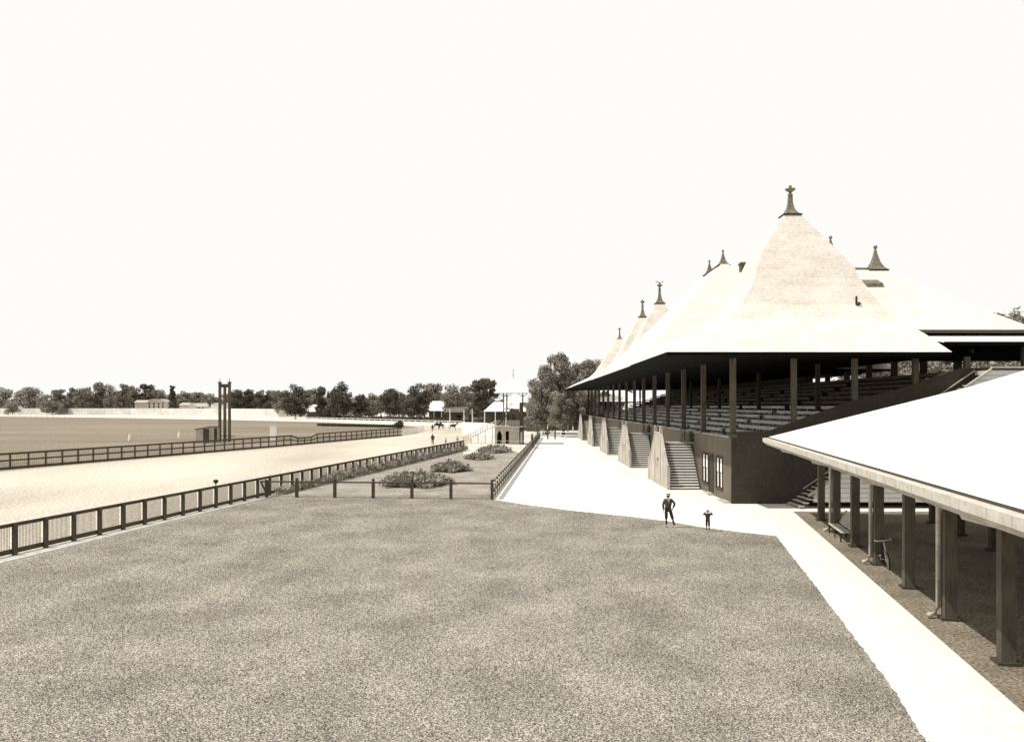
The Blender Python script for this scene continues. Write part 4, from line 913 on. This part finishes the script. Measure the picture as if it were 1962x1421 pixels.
m.box(X_(947),X_(996),YT-.28,YT-.16,zz+.85,zz+.92); m.build('deck_railing', M_light, vt)
z2 = Z_(783)
m = MB(); m.box(X_(976),X_(995),YT+.6,YT+3.5,zz,z2-.1); m.build('upper_wall', M_wallf, vt)
m = MB(); m.box(X_(983)-.25,X_(983)+.45,YT+.57,YT+.595,zz,zz+1.9); m.build('upper_door', M_dark, vt)
m = MB(); m.box(X_(963),X_(997),YT-.1,YT+4,z2-.1,z2+.05); m.build('upper_deck', M_light, vt)
m = MB()
for k in range(12): x = X_(964)+k*(X_(995)-X_(964))/11; m.box(x-.025,x+.025,YT-.08,YT-.03,z2+.05,z2+.8)
m.box(X_(963),X_(996),YT-.12,YT,z2+.8,z2+.87); m.build('upper_railing', M_light, vt)
m = MB(); m.box(X_(995.5),X_(1002),YT-.1,YT+.5,z1+.08,Z_(771)); m.build('tower_post', M_dark, vt)
for px in (964.5, 970.5, 1001.5):
    m = MB(); x = X_(px); yy = YT+(.1 if px != 970.5 else 3.6); m.box(x-.1,x+.1,yy-.1,yy+.1,z1+.08,Z_(753))
    for q in (-1,1): m.bar((x,yy,Z_(760)),(x+q*.75,yy,Z_(753.5)),.09)
    m.build('canopy_post', M_col, vt)
m = MB(); a_ = (X_(954),YT-.9,zz+.1); b_ = (X_(982),YT-.9,z2+.1); 
for dy in (0,.8): m.bar((a_[0],a_[1]+dy,a_[2]),(b_[0],b_[1]+dy,b_[2]),.07,.22); m.bar((a_[0],a_[1]+dy,a_[2]+.85),(b_[0],b_[1]+dy,b_[2]+.85),.06,.07)
for k in range(12): t_ = (k+.5)/12; x = a_[0]+(b_[0]-a_[0])*t_; z = a_[2]+(b_[2]-a_[2])*t_; m.box(x-.12,x+.12,a_[1],a_[1]+.8,z-.02,z+.02)
m.build('stair', M_dark, vt)
m = MB(); x0, x1_ = X_(947), X_(1014); ze = Z_(753); m.box(x0,x1_,YT-1.2,YT+5,ze,ze+.12)
cx = X_(983); m.add([(x0,YT-1.2,ze+.13),(x1_,YT-1.2,ze+.13),(x1_,YT+5,ze+.13),(x0,YT+5,ze+.13),(cx,YT+2,Z_(724))],[(0,1,4),(1,2,4),(2,3,4),(3,0,4)])
cr_ = m.build('canopy', M_white, vt); m = MB(); m.lathe((cx,YT+2,Z_(724,YT+2)), [(.12,0),(.05,.4),(.18,.6),(.05,.8),(.1,1.3),(.02,1.6)], 8); m.build('finial', M_cream, cr_)
# ground stair and ramp rail left of the tower
t = thing('outside_stair', G(905,850), 'pale open stair with balusters climbing right to the viewing tower', 'stair'); m = MB(); m2 = MB()
pa, pb = P(888,846,142), P(948,816,139)
for dy in (0,1.2):
    o_ = Vector((0,dy,0)); m.bar(pa+o_, pb+o_, .08, .16); m.bar(pa+o_+Vector((0,0,.8)), pb+o_+Vector((0,0,.8)), .07, .08)
    for k in range(14): q = pa+(pb-pa)*(k/13)+o_; m.box(q.x-.04,q.x+.04,q.y-.04,q.y+.04,0 if k % 3 == 0 else q.z,q.z+.8)
m.build('handrail', M_light, t)
for k in range(15): q = pa+(pb-pa)*(k/14); m2.box(q.x-.16,q.x+.16,q.y,q.y+1.2,q.z-.02,q.z+.03)
m2.build('tread', M_light, t)

# ================================================================== FAR BUILDINGS
def pavilion(px0, px1, yt, ye, yb, Y, dep, label, mt=M_white):
    s = Y/F; x0, x1 = X_(px0,Y), X_(px1,Y); ze, zt, w_ = Z_(ye,Y), Z_(yt,Y), X_(px1,Y)-X_(px0,Y)
    t = thing('open_pavilion', ((x0+x1)/2, Y, 0), label, 'pavilion'); m = MB(); ins = min(dep/2-.3, w_*.22)
    m.add([(x0,Y,ze),(x1,Y,ze),(x1,Y+dep,ze),(x0,Y+dep,ze),(x0+ins,Y+dep/2-.2,zt),(x1-ins,Y+dep/2-.2,zt),(x1-ins,Y+dep/2+.2,zt),(x0+ins,Y+dep/2+.2,zt)],[(0,1,5,4),(1,2,6,5),(2,3,7,6),(3,0,4,7),(4,5,6,7),(3,2,1,0)]); m.build('roof', mt, t)
    n = max(2, int(w_/3.2))
    for k in range(n+1): x = x0+.4+k*(w_-.8)/n; m = MB(); m.box(x-.12,x+.12,Y+.3,Y+.54,0,ze); m.build('post', M_white, t)
    m = MB(); m.box(x0+.5,x1-.5,Y+dep-.5,Y+dep-.4,0,ze); m.build('back_wall', M_dark, t); return t
pavilion(815,862,768,787,812,352,9,'open pavilion with pale hipped roof among trees left of the tallest tree')
pavilion(926,1013,770,788,812,262,9,'open pavilion with pale hipped roof directly behind the viewing tower')
Y = 300; t = thing('long_stable', (X_(1000,Y),Y,0), 'long low dark stable behind the tree trunks and the viewing tower', 'stable'); m = MB(); m.box(X_(850,Y),X_(1200,Y),Y+12,Y+20,0,Z_(790,Y)); m.build('wall', M_dark, t)
m = MB(); m.prism([(X_(848,Y),Y+11,Z_(790,Y)),(X_(848,Y),Y+16,Z_(779,Y)),(X_(848,Y),Y+21,Z_(790,Y))], (X_(1202,Y)-X_(848,Y),0,0)); m.build('roof', M_wallf, t)
for px in range(870, 1120, 26): m = MB(); m.box(X_(px,Y),X_(px,Y)+1.6,Y+11.9,Y+11.99,0,2.6); m.build('stall_door', M_black, t)
Y = 214; t = thing('long_stable', (X_(1070,Y),Y,0), 'dark boarded shed beneath the grove at far end of the pavement', 'stable'); m = MB(); m.box(X_(1012,Y),X_(1180,Y),Y,Y+6,0,Z_(787,Y)); m.build('wall', M_dark, t); m = MB(); m.prism([(X_(1010,Y),Y-.6,Z_(787,Y)),(X_(1010,Y),Y+3,Z_(778,Y)),(X_(1010,Y),Y+6.6,Z_(787,Y))], (X_(1182,Y)-X_(1010,Y),0,0)); m.build('roof', M_wall, t)
# barn
Y = 430; t = thing('barn', (X_(575,Y),Y,0), 'pale boarded barn with white gable and dark open side behind the large dark tree', 'barn'); xa, xb, xc = X_(534,Y), X_(588,Y), X_(618,Y)
M_barn = mat('barn_boards', .42, .6, scale=3, stretch=(6,6,.3), bump=.1)
m = MB(); m.add([(xa,Y,0),(xb,Y,0),(xb,Y,Z_(788,Y)),((xa+xb)/2,Y,Z_(777,Y)),(xa,Y,Z_(787,Y))],[(0,1,2,3,4)]); m.box(xa,xb,Y+.02,Y+.2,0,2); m.build('gable_wall', M_barn, t)
m = MB(); m.box(xb,xc,Y+.5,Y+16,0,Z_(789,Y)); m.build('open_side', M_dark, t)
m = MB(); m.add([((xa+xb)/2-.1,Y-.3,Z_(776.5,Y)),(xb+.2,Y-.3,Z_(788.5,Y)),(xc+.5,Y+16,Z_(788.5,Y)),((xa+xb)/2+8,Y+16,Z_(775,Y)),(xa-.3,Y-.3,Z_(788,Y)),(xa+3,Y+16,Z_(788,Y))],[(0,1,2,3),(0,3,5,4)]); m.prism([(xb+.2,Y+.3,Z_(788.5,Y)),(xc+.5,Y+.3,Z_(788.5,Y)),(xc+.5,Y+8,Z_(776.5,Y)),(xb-4,Y+8,Z_(776.5,Y))], (0,0,.15)); m.build('roof', M_white, t)
# houses
Y = 620; t = thing('white_house', (X_(287,Y),Y,0), 'white two-storey farmhouse with dark windows under the spreading trees', 'house')
m = MB(); m.box(X_(282,Y),X_(318,Y),Y,Y+10,0,Z_(770,Y)); m.box(X_(256,Y),X_(282,Y),Y+2,Y+9,0,Z_(771,Y)); m.build('wall', M_cream, t)
m = MB(); m.prism([(X_(281,Y),Y-.6,Z_(770,Y)),(X_(319,Y),Y-.6,Z_(770,Y)),(X_(308,Y),Y-.6,Z_(764,Y)),(X_(292,Y),Y-.6,Z_(764,Y))], (0,11,0)); m.prism([(X_(254,Y),Y+1.4,Z_(771,Y)),(X_(282,Y),Y+1.4,Z_(771,Y)),(X_(280,Y),Y+5,Z_(766,Y)),(X_(257,Y),Y+5,Z_(766,Y))], (0,5,0)); m.build('roof', M_panel, t)
for px in (286,295,304,312):
    for py in (773.5,779):
        m = MB(); m.box(X_(px,Y)-.6,X_(px,Y)+.6,Y-.05,Y-.01,Z_(py+1.8,Y),Z_(py-1.8,Y)); m.build('window', M_glass, t)
Y = 600; t = thing('cottage', (X_(368,Y),Y,0), 'low white cottage with broad pale roof left of the signal frame', 'house')
m = MB(); m.box(X_(342,Y),X_(360,Y),Y+2,Y+9,0,Z_(776,Y)); m.prism([(X_(360,Y),Y,0),(X_(376,Y),Y,0),(X_(376,Y),Y,Z_(778,Y)),(X_(368,Y),Y,Z_(772,Y)),(X_(360,Y),Y,Z_(778,Y))],(0,8,0)); m.box(X_(376,Y),X_(396,Y),Y+1,Y+8,0,Z_(779,Y)); m.build('wall', M_cream, t)
m = MB(); m.prism([(X_(340,Y),Y+1.5,Z_(776,Y)),(X_(362,Y),Y+1.5,Z_(776,Y)),(X_(360,Y),Y+5,Z_(771,Y)),(X_(344,Y),Y+5,Z_(771,Y))],(0,3,0)); m.prism([(X_(376,Y),Y+.5,Z_(779,Y)),(X_(398,Y),Y+.5,Z_(779,Y)),(X_(392,Y),Y+4,Z_(772,Y)),(X_(369,Y),Y+4,Z_(772,Y))],(0,3,0)); m.build('roof', M_panel, t)
for px in (380,387): m = MB(); m.box(X_(px,Y)-.7,X_(px,Y)+.7,Y+.95,Y+.99,Z_(783,Y),Z_(780,Y)); m.build('window', M_glass, t)
Y = 560
for px0, px1, yt, lb in ((404,419,772,'plain white building gable just left of the signal frame'),(425,437,772,'small white building seen between signal frame posts')):
    t = thing('white_building', (X_((px0+px1)/2,Y),Y,0), lb, 'building'); m = MB(); m.box(X_(px0,Y),X_(px1,Y),Y,Y+6,0,Z_(yt+3,Y)); m.build('wall', M_white, t)
    m = MB(); m.prism([(X_(px0,Y)-.3,Y-.3,Z_(yt+3,Y)),(X_(px1,Y)+.3,Y-.3,Z_(yt+3,Y)),((X_(px0,Y)+X_(px1,Y))/2,Y-.3,Z_(yt-.5,Y))],(0,7,0)); m.build('roof', M_cream, t)
# second stand beyond the far end of the grandstand
Y = 184; t = thing('field_stand', (X_(1140,Y),Y,0), 'smaller open stand with pale hipped roof beyond far end of the grandstand', 'grandstand')
x0, x1 = X_(1099,Y), X_(1250,Y); ze = Z_(769,Y); zt = Z_(738,Y)
m = MB(); m.add([(x0,Y,ze),(x1,Y,ze),(x1,Y+26,ze),(x0,Y+26,ze),(x0+2.6,Y+3,ze+.9),(x1-2.6,Y+3,ze+.9),(x1-2.6,Y+23,ze+.9),(x0+2.6,Y+23,ze+.9),(x0+6,Y+9,zt),(x1-6,Y+9,zt),(x1-6,Y+18,zt),(x0+6,Y+18,zt)],
   [(0,1,5,4),(1,2,6,5),(2,3,7,6),(3,0,4,7),(4,5,9,8),(5,6,10,9),(6,7,11,10),(7,4,8,11),(8,9,10,11)]); m.build('roof', M_sroof, t)
m = MB(); m.box(x0+.05,x1-.05,Y+.05,Y+25.9,ze-.2,ze-.01); m.build('soffit', M_black, t)
for k in range(6): x = x0+1.5+k*2.9; m = MB(); m.box(x-.15,x+.15,Y+1.4,Y+1.7,0,ze-.2); m.bar((x,Y+1.5,ze-1.3),(x-1,Y+1.5,ze-.25),.12); m.bar((x,Y+1.5,ze-1.3),(x+1,Y+1.5,ze-.25),.12); m.build('column', M_dark, t)
m = MB(); m.box(x0+1.3,x1-1.3,Y+1.7,Y+1.9,Z_(806,Y),Z_(797,Y)); m.build('parapet', M_light, t)
m = MB(); m.box(x0+1.5,x1-1.5,Y+2,Y+2.2,0,Z_(806,Y)); m.build('wall', M_dark, t)

for o in bpy.data.objects:
    if '_o' in o: del o['_o']
